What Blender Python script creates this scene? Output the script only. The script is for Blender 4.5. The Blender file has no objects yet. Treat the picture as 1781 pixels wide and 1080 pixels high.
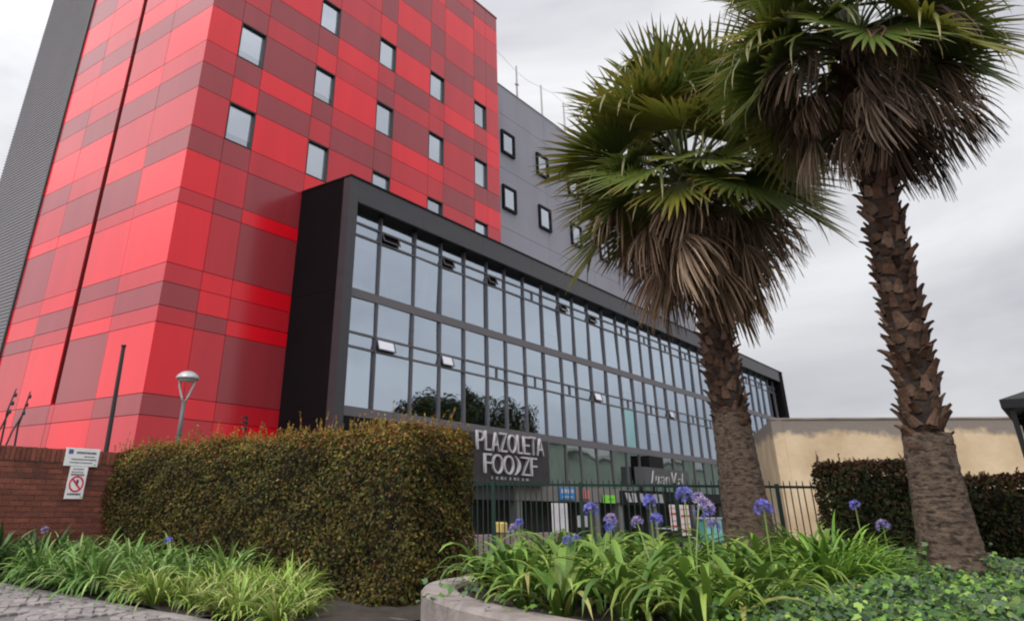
import bpy, math, random
import numpy as np
from mathutils import Matrix, Vector

random.seed(7)
RNG = np.random.default_rng(11)
sc = bpy.context.scene
COL = sc.collection
PI = math.pi

# ------------------------------------------------------------------ camera
YAW, PITCH, ROLL = 0.6878, 0.4396, 0.01796
EYE = Vector((0, 0, 1.1))
fw = Vector((math.cos(YAW) * math.cos(PITCH), math.sin(YAW) * math.cos(PITCH), math.sin(PITCH)))
rt0 = Vector((math.sin(YAW), -math.cos(YAW), 0))
up0 = rt0.cross(fw)
rt = rt0 * math.cos(ROLL) + up0 * math.sin(ROLL)
up = up0 * math.cos(ROLL) - rt0 * math.sin(ROLL)
cd = bpy.data.cameras.new('camera')
cam = bpy.data.objects.new('camera', cd)
COL.objects.link(cam)
m3 = Matrix((rt, up, -fw)).transposed()
cam.matrix_world = Matrix.Translation(EYE) @ m3.to_4x4()
cd.sensor_fit = 'HORIZONTAL'
cd.sensor_width = 36
cd.lens = 36 * 1262.15 / 1781
cd.shift_x = 0.5 - 760.86 / 1781
cd.shift_y = (280.2 - 540) / 1781
cd.clip_start = 0.1
cd.clip_end = 3000
sc.camera = cam

# ------------------------------------------------------------------ sky, sun, exposure
SUN_AZ, SUN_EL = math.radians(186), math.radians(50)
sun_dir = Vector((math.cos(SUN_AZ) * math.cos(SUN_EL), math.sin(SUN_AZ) * math.cos(SUN_EL), math.sin(SUN_EL)))
w = bpy.data.worlds.new('World')
sc.world = w
w.use_nodes = True
nt = w.node_tree
nt.nodes.clear()
N = nt.nodes.new
L = nt.links.new
out = N('ShaderNodeOutputWorld')
bg = N('ShaderNodeBackground')
bg.inputs['Strength'].default_value = 0.12
sky = N('ShaderNodeTexSky')
sky.sky_type = 'NISHITA'
sky.sun_disc = False
sky.sun_elevation = SUN_EL
sky.sun_rotation = PI / 2 - SUN_AZ
geo = N('ShaderNodeTexCoord')
mp = N('ShaderNodeMapping')
mp.inputs['Scale'].default_value = (1.0, 1.0, 3.0)
mp.inputs['Location'].default_value = (0.35, 0.2, 0.6)
L(geo.outputs['Generated'], mp.inputs['Vector'])
n1 = N('ShaderNodeTexNoise')
n1.inputs['Scale'].default_value = 1.7
n1.inputs['Detail'].default_value = 6
n1.inputs['Roughness'].default_value = 0.52
n1.inputs['Distortion'].default_value = 0.5
L(mp.outputs[0], n1.inputs['Vector'])
cr = N('ShaderNodeValToRGB')
cr.color_ramp.elements[0].position = 0.36
cr.color_ramp.elements[0].color = (4.35, 4.35, 4.62, 1)
cr.color_ramp.elements[1].position = 0.63
cr.color_ramp.elements[1].color = (6.8, 6.78, 6.88, 1)
L(n1.outputs[0], cr.inputs[0])
# cloud cover is thinner, so brighter, round the hidden sun
dt = N('ShaderNodeVectorMath')
dt.operation = 'DOT_PRODUCT'
dt.inputs[1].default_value = sun_dir
L(geo.outputs['Generated'], dt.inputs[0])
mr = N('ShaderNodeMapRange')
mr.interpolation_type = 'SMOOTHSTEP'
for k, v in zip(('From Min', 'From Max', 'To Min', 'To Max'), (-0.2, 1.0, 0.9, 2.2)):
    mr.inputs[k].default_value = v
L(dt.outputs['Value'], mr.inputs['Value'])
# overcast luminance rises from the horizon to the zenith
sxyz = N('ShaderNodeSeparateXYZ')
L(geo.outputs['Generated'], sxyz.inputs[0])
me_ = N('ShaderNodeMapRange')
for k, v in zip(('From Min', 'From Max', 'To Min', 'To Max'), (0.0, 1.0, 0.86, 1.4)):
    me_.inputs[k].default_value = v
L(sxyz.outputs['Z'], me_.inputs['Value'])
mm_ = N('ShaderNodeMath')
mm_.operation = 'MULTIPLY'
L(mr.outputs[0], mm_.inputs[0])
L(me_.outputs[0], mm_.inputs[1])
mul = N('ShaderNodeVectorMath')
mul.operation = 'SCALE'
L(cr.outputs[0], mul.inputs[0])
L(mm_.outputs[0], mul.inputs['Scale'])
mx = N('ShaderNodeMix')
mx.data_type = 'RGBA'
mx.inputs[0].default_value = 0.94
L(sky.outputs[0], mx.inputs[6])
L(mul.outputs[0], mx.inputs[7])
L(mx.outputs[2], bg.inputs['Color'])
L(bg.outputs[0], out.inputs[0])

sd = bpy.data.lights.new('sun', 'SUN')
sd.energy = 1.5
sd.angle = math.radians(14)
sd.color = (1.0, 0.95, 0.88)
sun = bpy.data.objects.new('sun', sd)
COL.objects.link(sun)
sun.rotation_euler = (-sun_dir).to_track_quat('-Z', 'Y').to_euler()
sun.location = (-20, 20, 40)

vs = sc.view_settings
vs.view_transform = 'Standard'
vs.look = 'None'
vs.exposure = 0.25
vs.gamma = 1.0
vs.use_curve_mapping = False
sc.render.engine = 'CYCLES'
sc.cycles.use_denoising = True
sc.cycles.max_bounces = 6
sc.cycles.transparent_max_bounces = 12
sc.cycles.filter_width = 2.1


# ------------------------------------------------------------------ materials
MATS = {}


def mat(name, col, rough=0.6, metal=0.0, ior=1.5, var=0.0, vscale=3.0, vstretch=(1, 1, 1), bump=0.0, bscale=20.0, rnd=0.0,
        attr=None, transl=0.0, dirt=None, emit=None):
    """procedural Principled material; var: world-space noise in value, rnd: per-object value jitter, attr: colour attribute"""
    if name in MATS:
        return MATS[name]
    m = bpy.data.materials.new(name)
    m.use_nodes = True
    t = m.node_tree
    b = t.nodes['Principled BSDF']
    o = t.nodes['Material Output']
    b.inputs['Roughness'].default_value = rough
    b.inputs['Metallic'].default_value = metal
    b.inputs['IOR'].default_value = ior
    n = t.nodes.new
    l = t.links.new
    if attr:
        a = n('ShaderNodeAttribute')
        a.attribute_name = attr
        src = a.outputs['Color']
    else:
        c = n('ShaderNodeRGB')
        c.outputs[0].default_value = (*col, 1)
        src = c.outputs[0]
    g = n('ShaderNodeNewGeometry')
    if dirt:
        dcol, dscale, lo, hi, stretch = dirt
        mpd = n('ShaderNodeMapping')
        mpd.inputs['Scale'].default_value = stretch
        l(g.outputs['Position'], mpd.inputs[0])
        nd = n('ShaderNodeTexNoise')
        nd.inputs['Scale'].default_value = dscale
        nd.inputs['Detail'].default_value = 5
        l(mpd.outputs[0], nd.inputs['Vector'])
        r = n('ShaderNodeMapRange')
        r.inputs['From Min'].default_value = lo
        r.inputs['From Max'].default_value = hi
        l(nd.outputs[0], r.inputs['Value'])
        x = n('ShaderNodeMix')
        x.data_type = 'RGBA'
        l(r.outputs[0], x.inputs[0])
        l(src, x.inputs[6])
        x.inputs[7].default_value = (*dcol, 1)
        src = x.outputs[2]
    val = None
    if var:
        mpv = n('ShaderNodeMapping')
        mpv.inputs['Scale'].default_value = vstretch
        l(g.outputs['Position'], mpv.inputs[0])
        nv = n('ShaderNodeTexNoise')
        nv.inputs['Scale'].default_value = vscale
        nv.inputs['Detail'].default_value = 6
        l(mpv.outputs[0], nv.inputs['Vector'])
        r = n('ShaderNodeMapRange')
        r.inputs['From Min'].default_value = 0.3
        r.inputs['From Max'].default_value = 0.7
        r.inputs['To Min'].default_value = 1 - var
        r.inputs['To Max'].default_value = 1 + var
        l(nv.outputs[0], r.inputs['Value'])
        val = r.outputs[0]
    if rnd:
        oi = n('ShaderNodeObjectInfo')
        r = n('ShaderNodeMapRange')
        r.inputs['To Min'].default_value = 1 - rnd
        r.inputs['To Max'].default_value = 1 + rnd
        l(oi.outputs['Random'], r.inputs['Value'])
        if val is None:
            val = r.outputs[0]
        else:
            mm = n('ShaderNodeMath')
            mm.operation = 'MULTIPLY'
            l(val, mm.inputs[0])
            l(r.outputs[0], mm.inputs[1])
            val = mm.outputs[0]
    if val is not None:
        s = n('ShaderNodeVectorMath')
        s.operation = 'SCALE'
        l(src, s.inputs[0])
        l(val, s.inputs['Scale'])
        src = s.outputs[0]
    l(src, b.inputs['Base Color'])
    if bump:
        nb = n('ShaderNodeTexNoise')
        nb.inputs['Scale'].default_value = bscale
        nb.inputs['Detail'].default_value = 5
        l(g.outputs['Position'], nb.inputs['Vector'])
        bp = n('ShaderNodeBump')
        bp.inputs['Strength'].default_value = bump
        bp.inputs['Distance'].default_value = 0.02
        l(nb.outputs[0], bp.inputs['Height'])
        l(bp.outputs[0], b.inputs['Normal'])
    if transl:
        tr = n('ShaderNodeBsdfTranslucent')
        l(src, tr.inputs['Color'])
        ms = n('ShaderNodeMixShader')
        ms.inputs[0].default_value = transl
        l(b.outputs[0], ms.inputs[1])
        l(tr.outputs[0], ms.inputs[2])
        l(ms.outputs[0], o.inputs[0])
    if emit:
        b.inputs['Emission Color'].default_value = (*emit[0], 1)
        b.inputs['Emission Strength'].default_value = emit[1]
    MATS[name] = m
    return m


def glass_mat(name, tint, refl, rough=0.02, wav=0.03, see=(0.75, 0.8, 0.82), wscale=0.8):
    """coated sheet glass: part mirror, part see-through, slightly wavy"""
    m = bpy.data.materials.new(name)
    m.use_nodes = True
    t = m.node_tree
    t.nodes.clear()
    n = t.nodes.new
    l = t.links.new
    o = n('ShaderNodeOutputMaterial')
    gl = n('ShaderNodeBsdfGlossy')
    gl.inputs['Color'].default_value = (*tint, 1)
    gl.inputs['Roughness'].default_value = rough
    tr = n('ShaderNodeBsdfTransparent')
    tr.inputs['Color'].default_value = (*see, 1)
    fr = n('ShaderNodeFresnel')
    fr.inputs['IOR'].default_value = 1.5
    ad = n('ShaderNodeMath')
    ad.operation = 'ADD'
    ad.use_clamp = True
    ad.inputs[1].default_value = refl
    l(fr.outputs[0], ad.inputs[0])
    ms = n('ShaderNodeMixShader')
    l(ad.outputs[0], ms.inputs[0])
    l(tr.outputs[0], ms.inputs[1])
    l(gl.outputs[0], ms.inputs[2])
    l(ms.outputs[0], o.inputs[0])
    if wav:
        g = n('ShaderNodeNewGeometry')
        nb = n('ShaderNodeTexNoise')
        nb.inputs['Scale'].default_value = wscale
        nb.inputs['Detail'].default_value = 1
        l(g.outputs['Position'], nb.inputs['Vector'])
        bp = n('ShaderNodeBump')
        bp.inputs['Strength'].default_value = wav
        bp.inputs['Distance'].default_value = 0.3
        l(nb.outputs[0], bp.inputs['Height'])
        l(bp.outputs[0], gl.inputs['Normal'])
    return m


# ------------------------------------------------------------------ mesh helpers
class MB:
    def __init__(self):
        self.v = []
        self.f = []

    def add(self, vs_, fs):
        o = len(self.v)
        self.v += [tuple(p) for p in vs_]
        self.f += [tuple(i + o for i in q) for q in fs]
        return self

    def box(self, x0, x1, y0, y1, z0, z1):
        return self.add([(x0, y0, z0), (x1, y0, z0), (x1, y1, z0), (x0, y1, z0), (x0, y0, z1), (x1, y0, z1), (x1, y1, z1), (x0, y1, z1)],
                        [(0, 3, 2, 1), (4, 5, 6, 7), (0, 1, 5, 4), (1, 2, 6, 5), (2, 3, 7, 6), (3, 0, 4, 7)])

    def cbox(self, x0, x1, y0, y1, z0, z1, b):
        """box with chamfered vertical and top edges (bevel b)"""
        pts = [(x0 + b, y0), (x1 - b, y0), (x1, y0 + b), (x1, y1 - b), (x1 - b, y1), (x0 + b, y1), (x0, y1 - b), (x0, y0 + b)]
        cx, cy = (x0 + x1) / 2, (y0 + y1) / 2
        r = [(*p, z0) for p in pts] + [(*p, z1 - b) for p in pts]
        r += [(p[0] + (b if p[0] < cx else -b) * 0.8, p[1] + (b if p[1] < cy else -b) * 0.8, z1) for p in pts]
        fs = [tuple(range(7, -1, -1)), tuple(range(16, 24))]
        for k in range(2):
            for i in range(8):
                j = (i + 1) % 8
                fs.append((k * 8 + i, k * 8 + j, k * 8 + 8 + j, k * 8 + 8 + i))
        return self.add(r, fs)

    def tube(self, pts, rad, n=8, cap=True):
        pts = [Vector(p) for p in pts]
        if not hasattr(rad, '__len__'):
            rad = [rad] * len(pts)
        vs_ = []
        prev = None
        for i, p in enumerate(pts):
            d = (pts[min(i + 1, len(pts) - 1)] - pts[max(i - 1, 0)]).normalized()
            if prev is None:
                a = Vector((1, 0, 0)) if abs(d.x) < 0.9 else Vector((0, 1, 0))
                u = d.cross(a).normalized()
            else:
                u = (prev - d * prev.dot(d)).normalized()
            prev = u
            v = d.cross(u)
            for k in range(n):
                a = 2 * PI * k / n
                vs_.append(p + (u * math.cos(a) + v * math.sin(a)) * rad[i])
        fs = []
        for i in range(len(pts) - 1):
            for k in range(n):
                j = (k + 1) % n
                fs.append((i * n + k, i * n + j, (i + 1) * n + j, (i + 1) * n + k))
        if cap:
            fs.append(tuple(range(n - 1, -1, -1)))
            fs.append(tuple((len(pts) - 1) * n + k for k in range(n)))
        return self.add(vs_, fs)

    def lathe(self, prof, n=16, c=(0, 0, 0)):
        vs_ = []
        for r, z in prof:
            for k in range(n):
                a = 2 * PI * k / n
                vs_.append((c[0] + r * math.cos(a), c[1] + r * math.sin(a), c[2] + z))
        fs = []
        for i in range(len(prof) - 1):
            for k in range(n):
                j = (k + 1) % n
                fs.append((i * n + k, i * n + j, (i + 1) * n + j, (i + 1) * n + k))
        return self.add(vs_, fs)

    def mesh(self, name, m=None, smooth=False):
        me = bpy.data.meshes.new(name)
        me.from_pydata(self.v, [], self.f)
        if m:
            me.materials.append(m)
        if smooth:
            me.polygons.foreach_set('use_smooth', [True] * len(me.polygons))
        me.update()
        return me


def link(name, me, parent=None, loc=None, rot=None, scale=None):
    """link an object; with parent and no loc the mesh is in world coordinates, with loc it is in the parent's space"""
    o = bpy.data.objects.new(name, me)
    COL.objects.link(o)
    if parent is not None:
        o.parent = parent
        if loc is None:
            p = parent
            off = Vector((0, 0, 0))
            while p is not None:
                off += p.location
                if p.parent is not None:
                    off += p.matrix_parent_inverse.translation
                p = p.parent
            o.matrix_parent_inverse = Matrix.Translation(-off)
    if loc is not None:
        o.location = loc
    if rot is not None:
        o.rotation_euler = rot
    if scale is not None:
        o.scale = scale if hasattr(scale, '__len__') else (scale,) * 3
    return o


def tag(o, label=None, cat=None, group=None, kind=None):
    if label:
        o['label'] = label
    if cat:
        o['category'] = cat
    if group:
        o['group'] = group
    if kind:
        o['kind'] = kind
    return o


def thing(name, label, cat, loc=(0, 0, 0), group=None, rz=0):
    o = bpy.data.objects.new(name, None)
    COL.objects.link(o)
    o.location = loc
    o.rotation_euler = (0, 0, rz)
    o.empty_display_size = 0.2
    return tag(o, label, cat, group)


def np_mesh(name, V, F, m, cols=None, smooth=False):
    """V (n,3), F (k,3|4) numpy; cols (n,3) point colour attribute 'Col'"""
    me = bpy.data.meshes.new(name)
    k, s = F.shape
    me.vertices.add(len(V))
    me.vertices.foreach_set('co', np.ascontiguousarray(V, dtype=np.float32).ravel())
    me.loops.add(k * s)
    me.loops.foreach_set('vertex_index', np.ascontiguousarray(F, dtype=np.int32).ravel())
    me.polygons.add(k)
    me.polygons.foreach_set('loop_start', np.arange(0, k * s, s, dtype=np.int32))
    me.polygons.foreach_set('loop_total', np.full(k, s, dtype=np.int32))
    if smooth:
        me.polygons.foreach_set('use_smooth', np.ones(k, dtype=bool))
    me.update(calc_edges=True)
    if cols is not None:
        at = me.color_attributes.new('Col', 'FLOAT_COLOR', 'POINT')
        c4 = np.ones((len(V), 4), dtype=np.float32)
        c4[:, :3] = cols
        at.data.foreach_set('color', c4.ravel())
    if m:
        me.materials.append(m)
    return me


def leaf_cards(P, Nn, size, cols, aspect=0.5, fold=0.25, spread=0.6, up_bias=0.0, rng=RNG):
    """folded leaf (4 verts, 2 tris each) at points P facing roughly Nn; returns V, F, C"""
    n = len(P)
    nn = Nn + rng.normal(0, spread, (n, 3))
    nn /= np.linalg.norm(nn, axis=1, keepdims=True) + 1e-9
    t = rng.normal(0, 1, (n, 3))
    t[:, 2] += up_bias
    t -= nn * np.sum(t * nn, axis=1, keepdims=True)
    t /= np.linalg.norm(t, axis=1, keepdims=True) + 1e-9
    s = np.cross(nn, t)
    size = (size * rng.uniform(0.65, 1.3, n))[:, None]
    b = P - t * size * 0.5
    tip = P + t * size * 0.5 - nn * size * 0.12
    lft = P + s * size * aspect * 0.5 + nn * size * fold * 0.5
    rgt = P - s * size * aspect * 0.5 + nn * size * fold * 0.5
    V = np.stack([b, lft, tip, rgt], 1).reshape(-1, 3)
    i = np.arange(n)[:, None] * 4
    F = np.concatenate([i + np.array([[0, 2, 1]]), i + np.array([[0, 3, 2]])], 0)
    return V, F, np.repeat(cols, 4, axis=0)


# ================================================================== GROUND
M_ground = mat('ground_asphalt', (0.10, 0.095, 0.09), 0.9, var=0.25, vscale=0.6, bump=0.3, bscale=30)


def gz(x, y):
    """ground height: level by the planter, falling 0.42 m to the sunken plaza in front of the building"""
    t = min(max((x - 12.8) / 2.2, 0), 1)
    t = t * t * (3 - 2 * t)
    return -0.42 * t


gm = MB()
xs = [-1500, -300, -60, -20, -8, 0, 5, 9, 12, 12.8, 13.2, 13.6, 14, 14.4, 15, 20, 40, 90, 300, 1500]
ys = [-1500, -300, -60, -20, -8, 0, 8, 20, 60, 300, 1500]
gm.add([(x, y, gz(x, y)) for x in xs for y in ys],
       [(i * len(ys) + j, (i + 1) * len(ys) + j, (i + 1) * len(ys) + j + 1, i * len(ys) + j + 1) for i in range(len(xs) - 1) for j in range(len(ys) - 1)])
tag(link('ground', gm.mesh('ground', M_ground)), kind='structure')

# ================================================================== RED TOWER
X0, Y0 = 9.82, 17.28
TZ = [23.7, 22.88, 21.97, 20.53, 19.16, 18.05, 16.77, 15.9, 15.1, 13.79, 13.02, 12.15, 10.85, 10.09, 8.9, 8.47, 6.75, 6.23, 5.61, 5.18, 3.42, 2.92, 1.6, -0.45]
XC = [9.82, 10.95, 11.95, 14.15, 15.10, 17.28, 18.25, 20.43, 21.43, 23.62, 24.6, 25.6]
FRONT = ['RDMRDMRDMDD', 'MRDMRDMRDRR', 'DMRDMRDMRMM', 'RDMRMDRDMDD', 'MDRMMRDMDRR', 'DWRWDWRWMWM', 'RMDDRMDMRMR', 'DDMRMDMMDDR',
         'RWDWRWDWMWM', 'MDRDMDRRMDD', 'DRDMDDMMDRR', 'MWRWMWRWMWM', 'DDMRMDRMDRM', 'RMDMRRMDMDR', 'MDR', 'RMD', 'MRR', 'DRM', 'MDR', 'RMD',
         'DRM', 'MMR', 'RDM']
YL = [(17.28, 19.6), (19.6, 21.82), (22.1, 24.3), (24.3, 26.45)]
LEFT = ['DMRM', 'RDMD', 'MRDR', 'DMRM', 'MMMD', 'MMRR', 'RRMD', 'DDDM', 'RMRR', 'MRMD', 'DDDM', 'MMRR', 'DRMD', 'RDDM', 'MMRR', 'RRMD', 'MDRM',
        'DMDR', 'MRMD', 'RDRM', 'DMDR', 'MRMR', 'RMDR']
PR = dict(rough=0.2, ior=1.58, var=0.07, vscale=1.6, vstretch=(1, 1, 0.15), rnd=0.05, bump=0.05, bscale=0.9)
PM = {'R': mat('panel_bright_red', (0.68, 0.006, 0.016), **PR), 'M': mat('panel_mid_red', (0.48, 0.014, 0.025), **PR),
      'D': mat('panel_maroon', (0.28, 0.03, 0.038), **PR)}
PNAME = {'R': 'bright_red_panel', 'M': 'crimson_panel', 'D': 'maroon_panel'}
M_core = mat('tower_core', (0.05, 0.008, 0.008), 0.7)
M_slit = mat('slit_red', (0.16, 0.002, 0.003), 0.6)
M_dark = mat('dark_aluminium', (0.02, 0.02, 0.022), 0.45)
M_blind = mat('roller_blind', (0.82, 0.82, 0.8), 0.9, rnd=0.1)
M_winglass = glass_mat('window_glass', (0.86, 0.92, 1.0), 0.46, wav=0.02, see=(0.9, 0.93, 0.95))
DP = 0.16   # panel depth to core
G = 0.008
tower = thing('red_tower', 'tall tower clad in bright red, crimson and maroon panels with square windows', 'building', (X0, Y0, -0.45))
XE, YE = 25.6, 26.45
cm = MB()
# core as two boxes round the slit on the left face
cm.box(X0 + DP + 0.25, XE - 0.02, Y0 + DP, YE, -0.45, 23.62)
cm.box(X0 + DP, X0 + DP + 0.25, Y0 + DP, 21.82, -0.45, 23.62)
cm.box(X0 + DP, X0 + DP + 0.25, 22.1, YE, -0.45, 23.62)
cm.box(X0 + DP, X0 + DP + 0.25, 21.82, 22.1, -0.45, 3.5)
link('core_wall', cm.mesh('core_wall', M_core), tower)
sm = MB().box(X0 + DP + 0.22, X0 + DP + 0.246, 21.81, 22.11, 3.51, 23.62)
sm.box(X0 + 0.02, X0 + DP + 0.22, 21.825, 21.84, 3.51, 23.6).box(X0 + 0.02, X0 + DP + 0.22, 22.08, 22.095, 3.51, 23.6)
link('recessed_slit', sm.mesh('recessed_slit', M_slit), tower)
nwin = 0
for r in range(len(FRONT)):
    z1, z0 = TZ[r] - G, TZ[r + 1] + G
    for c, ch in enumerate(FRONT[r]):
        x0, x1 = XC[c] + G, XC[c + 1] - G
        if c == 0:
            x0 = XC[0] + 0.004
        if ch != 'W':
            link(PNAME[ch], MB().box(x0, x1, Y0 + (random.uniform(-.003, .003) if c else 0), Y0 + DP, z0, z1).mesh('panel', PM[ch]), tower)
        else:
            fb = MB()
            t, dd = 0.032, DP - 0.01
            fb.box(x0, x1, Y0 - 0.006, Y0 + dd, z1 - t, z1).box(x0, x1, Y0 - 0.006, Y0 + dd, z0, z0 + t)
            fb.box(x0, x0 + t, Y0 - 0.006, Y0 + dd, z0 + t, z1 - t).box(x1 - t, x1, Y0 - 0.006, Y0 + dd, z0 + t, z1 - t)
            wdw = link('window', fb.mesh('window_frame', M_dark), tower)
            link('pane', MB().add([(x0 + t, Y0 + .1, z0 + t), (x1 - t, Y0 + .1, z0 + t), (x1 - t, Y0 + .1, z1 - t), (x0 + t, Y0 + .1, z1 - t)], [(0, 1, 2, 3)]).mesh('pane', M_winglass), wdw)
            low = (z1 - z0) * random.choice([0.0, 0.0, 0.0, 0.02, 0.22, 0.9] if c > 2 else [0.2, 0.0])
            if r == 8 and c == 1:
                low = (z1 - z0) * 0.22
            if low < 1:
                link('blind', MB().box(x0 + t, x1 - t, Y0 + .115, Y0 + .13, z0 + t + low, z1 - t - 0.1).mesh('blind', M_blind), wdw)
for r in range(len(LEFT)):
    z1, z0 = TZ[r] - G, TZ[r + 1] + G
    for c, ch in enumerate(LEFT[r]):
        y0, y1 = YL[c][0] + G, YL[c][1] - G
        if c == 0:
            y0 = Y0 + 0.004
        link(PNAME[ch], MB().box(X0 + (random.uniform(-.003, .003) if c else 0), X0 + DP, y0, y1, z0, z1).mesh('panel', PM[ch]), tower)
    if z1 < 3.6:
        link(PNAME['M'], MB().box(X0, X0 + DP, 21.82 + G, 22.1 - G, z0, z1).mesh('panel', PM['M']), tower)
link('parapet_cap', MB().box(X0 - 0.03, XE + 0.03, Y0 - 0.03, YE, 23.7, 23.78).mesh('cap', mat('cap_maroon', (0.2, 0.03, 0.035), 0.5)), tower)

# ribbed dark grey block at the far side of the tower
M_rib = mat('ribbed_grey_sheet', (0.155, 0.145, 0.155), 0.5, var=0.06, vscale=0.4)
rib = MB()
z = -0.45
prof = []
while z < 24.6:
    prof += [(0.0, z), (0.0, z + 0.05), (0.025, z + 0.065), (0.025, z + 0.115)]
    z += 0.13
pv = []
for d, zz in prof:
    pv += [(X0 - 0.02 + d, 26.56, zz), (X0 - 0.02 + d, 31.3, zz)]
rib.add(pv, [(2 * i, 2 * i + 2, 2 * i + 3, 2 * i + 1) for i in range(len(prof) - 1)])
gt = thing('grey_stair_block', 'dark grey ribbed metal block rising beside the red tower', 'building', (X0, 29, -0.45))
link('ribbed_cladding', rib.mesh('ribbed_cladding', M_rib), gt)
link('block_core', MB().box(X0 + 0.02, XE - 0.1, 26.55, 31.28, -0.45, 24.6).mesh('block_core', mat('block_grey', (0.14, 0.135, 0.14), 0.6)), gt)
link('edge_trim', MB().box(X0 - 0.06, X0 + 0.1, 26.46, 26.56, -0.45, 24.6).mesh('edge_trim', M_dark), gt)

# ================================================================== GREY WING
M_grey = mat('grey_render', (0.245, 0.242, 0.28), 0.7, var=0.07, vscale=0.35, bump=0.05, bscale=6, dirt=((0.21, 0.208, 0.235), 0.8, 0.5, 0.8, (1, 1, 0.25)))
wing = thing('grey_wing', 'plain grey wing with black framed windows behind the palm and glass block', 'building', (34, 17.6, -0.45))
WY = 17.58
wx = [25.63 + 4.7 * i for i in range(6)]
wz = [9.6, 12.6, 15.6, 18.55, 20.15]
for i in range(5):
    for j in range(4):
        link('grey_wall_panel', MB().box(wx[i] + (0 if i == 0 else G), wx[i + 1] - G, WY, WY + 0.2, wz[j] + G, wz[j + 1] - G).mesh('gw', M_grey), wing)
link('wing_core', MB().box(25.63, wx[-1] - 0.02, WY + 0.06, 30, -0.45, 20.1).mesh('wing_core', mat('wing_dark', (0.15, 0.15, 0.16), 0.8)), wing)
link('parapet_cap', MB().box(25.63, wx[-1], WY - 0.03, WY + 0.3, 20.15, 20.2).mesh('pc', mat('cap_grey', (0.2, 0.2, 0.21), 0.5)), wing)
M_black = mat('black_frame', (0.006, 0.006, 0.007), 0.5, ior=1.2)
for i in range(7):
    for k, zc in enumerate((17.02, 14.11)):
        xc = 26.74 + 3.2 * i
        if xc > 46:
            continue
        f = MB()
        hw, hh, t, dpt = 0.56, 0.61, 0.115, 0.12
        f.box(xc - hw, xc + hw, WY - dpt, WY + 0.02, zc + hh - t, zc + hh).box(xc - hw, xc + hw, WY - dpt, WY + 0.02, zc - hh, zc - hh + t)
        f.box(xc - hw, xc - hw + t, WY - dpt, WY + 0.02, zc - hh + t, zc + hh - t).box(xc + hw - t, xc + hw, WY - dpt, WY + 0.02, zc - hh + t, zc + hh - t)
        wd = link('window', f.mesh('wing_window', M_black), wing)
        link('pane', MB().add([(xc - hw + t, WY - 0.06, zc - hh + t), (xc + hw - t, WY - 0.06, zc - hh + t), (xc + hw - t, WY - 0.06, zc + hh - t), (xc - hw + t, WY - 0.06, zc + hh - t)],
                              [(0, 1, 2, 3)]).mesh('pane', M_winglass), wd)
M_rod = mat('rod_grey', (0.3, 0.29, 0.3), 0.5, metal=0.3)
for i, (x, lab) in enumerate(((28.3, 'thin grey roof mast with a clamp, nearest the red tower'), (30.8, 'bare thin grey roof mast between the clamped mast and the palm'),
                              (33.3, 'thin grey roof mast half hidden by palm leaf tips'))):
    t = thing('roof_mast', lab, 'mast', (x, WY + 0.3, 20.15), 'masts on the grey wing roof')
    link('pole', MB().tube([(0, 0, 0), (0, 0, 1.0), (0, 0, 2.3)], [0.055, 0.05, 0.045]).mesh('pole', M_rod), t, (0, 0, 0))
    if i == 0:
        link('clamp', MB().box(-.1, .1, -.06, .06, 1.1, 1.18).mesh('clamp', M_rod), t, (0, 0, 0))
tag(link('roof_cable', MB().tube([(25.6 + 1.3 * k, WY + .3, 22.3 + 0.25 * math.cos(k * 1.2)) for k in range(8)], 0.008, 5).mesh('cable', M_rod)),
    'thin wire strung between the roof masts', 'wire')

# ================================================================== GLASS BLOCK
GX0, GX1, GY, GTOP, GSOF = 14.1, 58.7, 15.01, 10.2, 9.42
GG = 15.46                                  # glass plane
M_fasc = mat('black_sheet', (0.030, 0.028, 0.033), 0.42, var=0.12, vscale=1.2, vstretch=(0.6, 1, 3))
M_endw = mat('black_sheet_shaded', (0.008, 0.006, 0.007), 0.7, ior=1.08, var=0.1, vscale=1.0)  # darker copy of the black sheet, end wall's corner shade put into its colour
M_mull = mat('mullion_grey', (0.085, 0.08, 0.088), 0.4)
M_span = mat('spandrel', (0.10, 0.093, 0.098), 0.45)
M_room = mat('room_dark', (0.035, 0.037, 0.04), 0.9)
M_curt = glass_mat('curtain_glass', (0.66, 0.75, 0.86), 0.62, wav=0.09, wscale=0.5)
M_curt2 = glass_mat('curtain_glass_teal', (0.5, 0.78, 0.8), 0.62, wav=0.05)
M_curt3 = glass_mat('shop_glass', (0.5, 0.56, 0.55), 0.55, wav=0.04)
gb = thing('glass_block', 'long black framed block with a glass curtain wall in front of the red tower', 'building', (GX0, GY, -0.42))
# end wall in sheets
for i in range(3):
    za, zb = [(-0.42, 3.1), (3.1, 6.65), (6.65, GTOP)][i]
    link('end_wall_sheet', MB().box(GX0, GX0 + 0.12, GY + 0.3 + 0.004, Y0 - 0.012, za + 0.004, zb - 0.004).mesh('ew', M_endw), gb)
link('corner_fin', MB().box(GX0, GX0 + 0.36, GY, GY + 0.3, -0.42, GTOP).mesh('fin', M_fasc), gb)
link('far_fin', MB().box(GX1 - 0.9, GX1, GY, GY + 0.5, -0.42, GTOP).mesh('fin2', M_endw), gb)
fx = [GX0 + 0.363] + [17.6 + 3.4 * i for i in range(12)] + [GX1 - 0.9]
for i in range(len(fx) - 1):
    link('fascia_panel', MB().box(fx[i] + 0.003, fx[i + 1] - 0.003, GY + 0.004, GY + 0.1, GSOF, GTOP - 0.06).mesh('fp', M_fasc), gb)
link('roof_edge', MB().box(GX0 - 0.02, GX1 + 0.02, GY - 0.03, Y0 - 0.012, GTOP - 0.055, GTOP + 0.0).mesh('re', M_black), gb)
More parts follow.
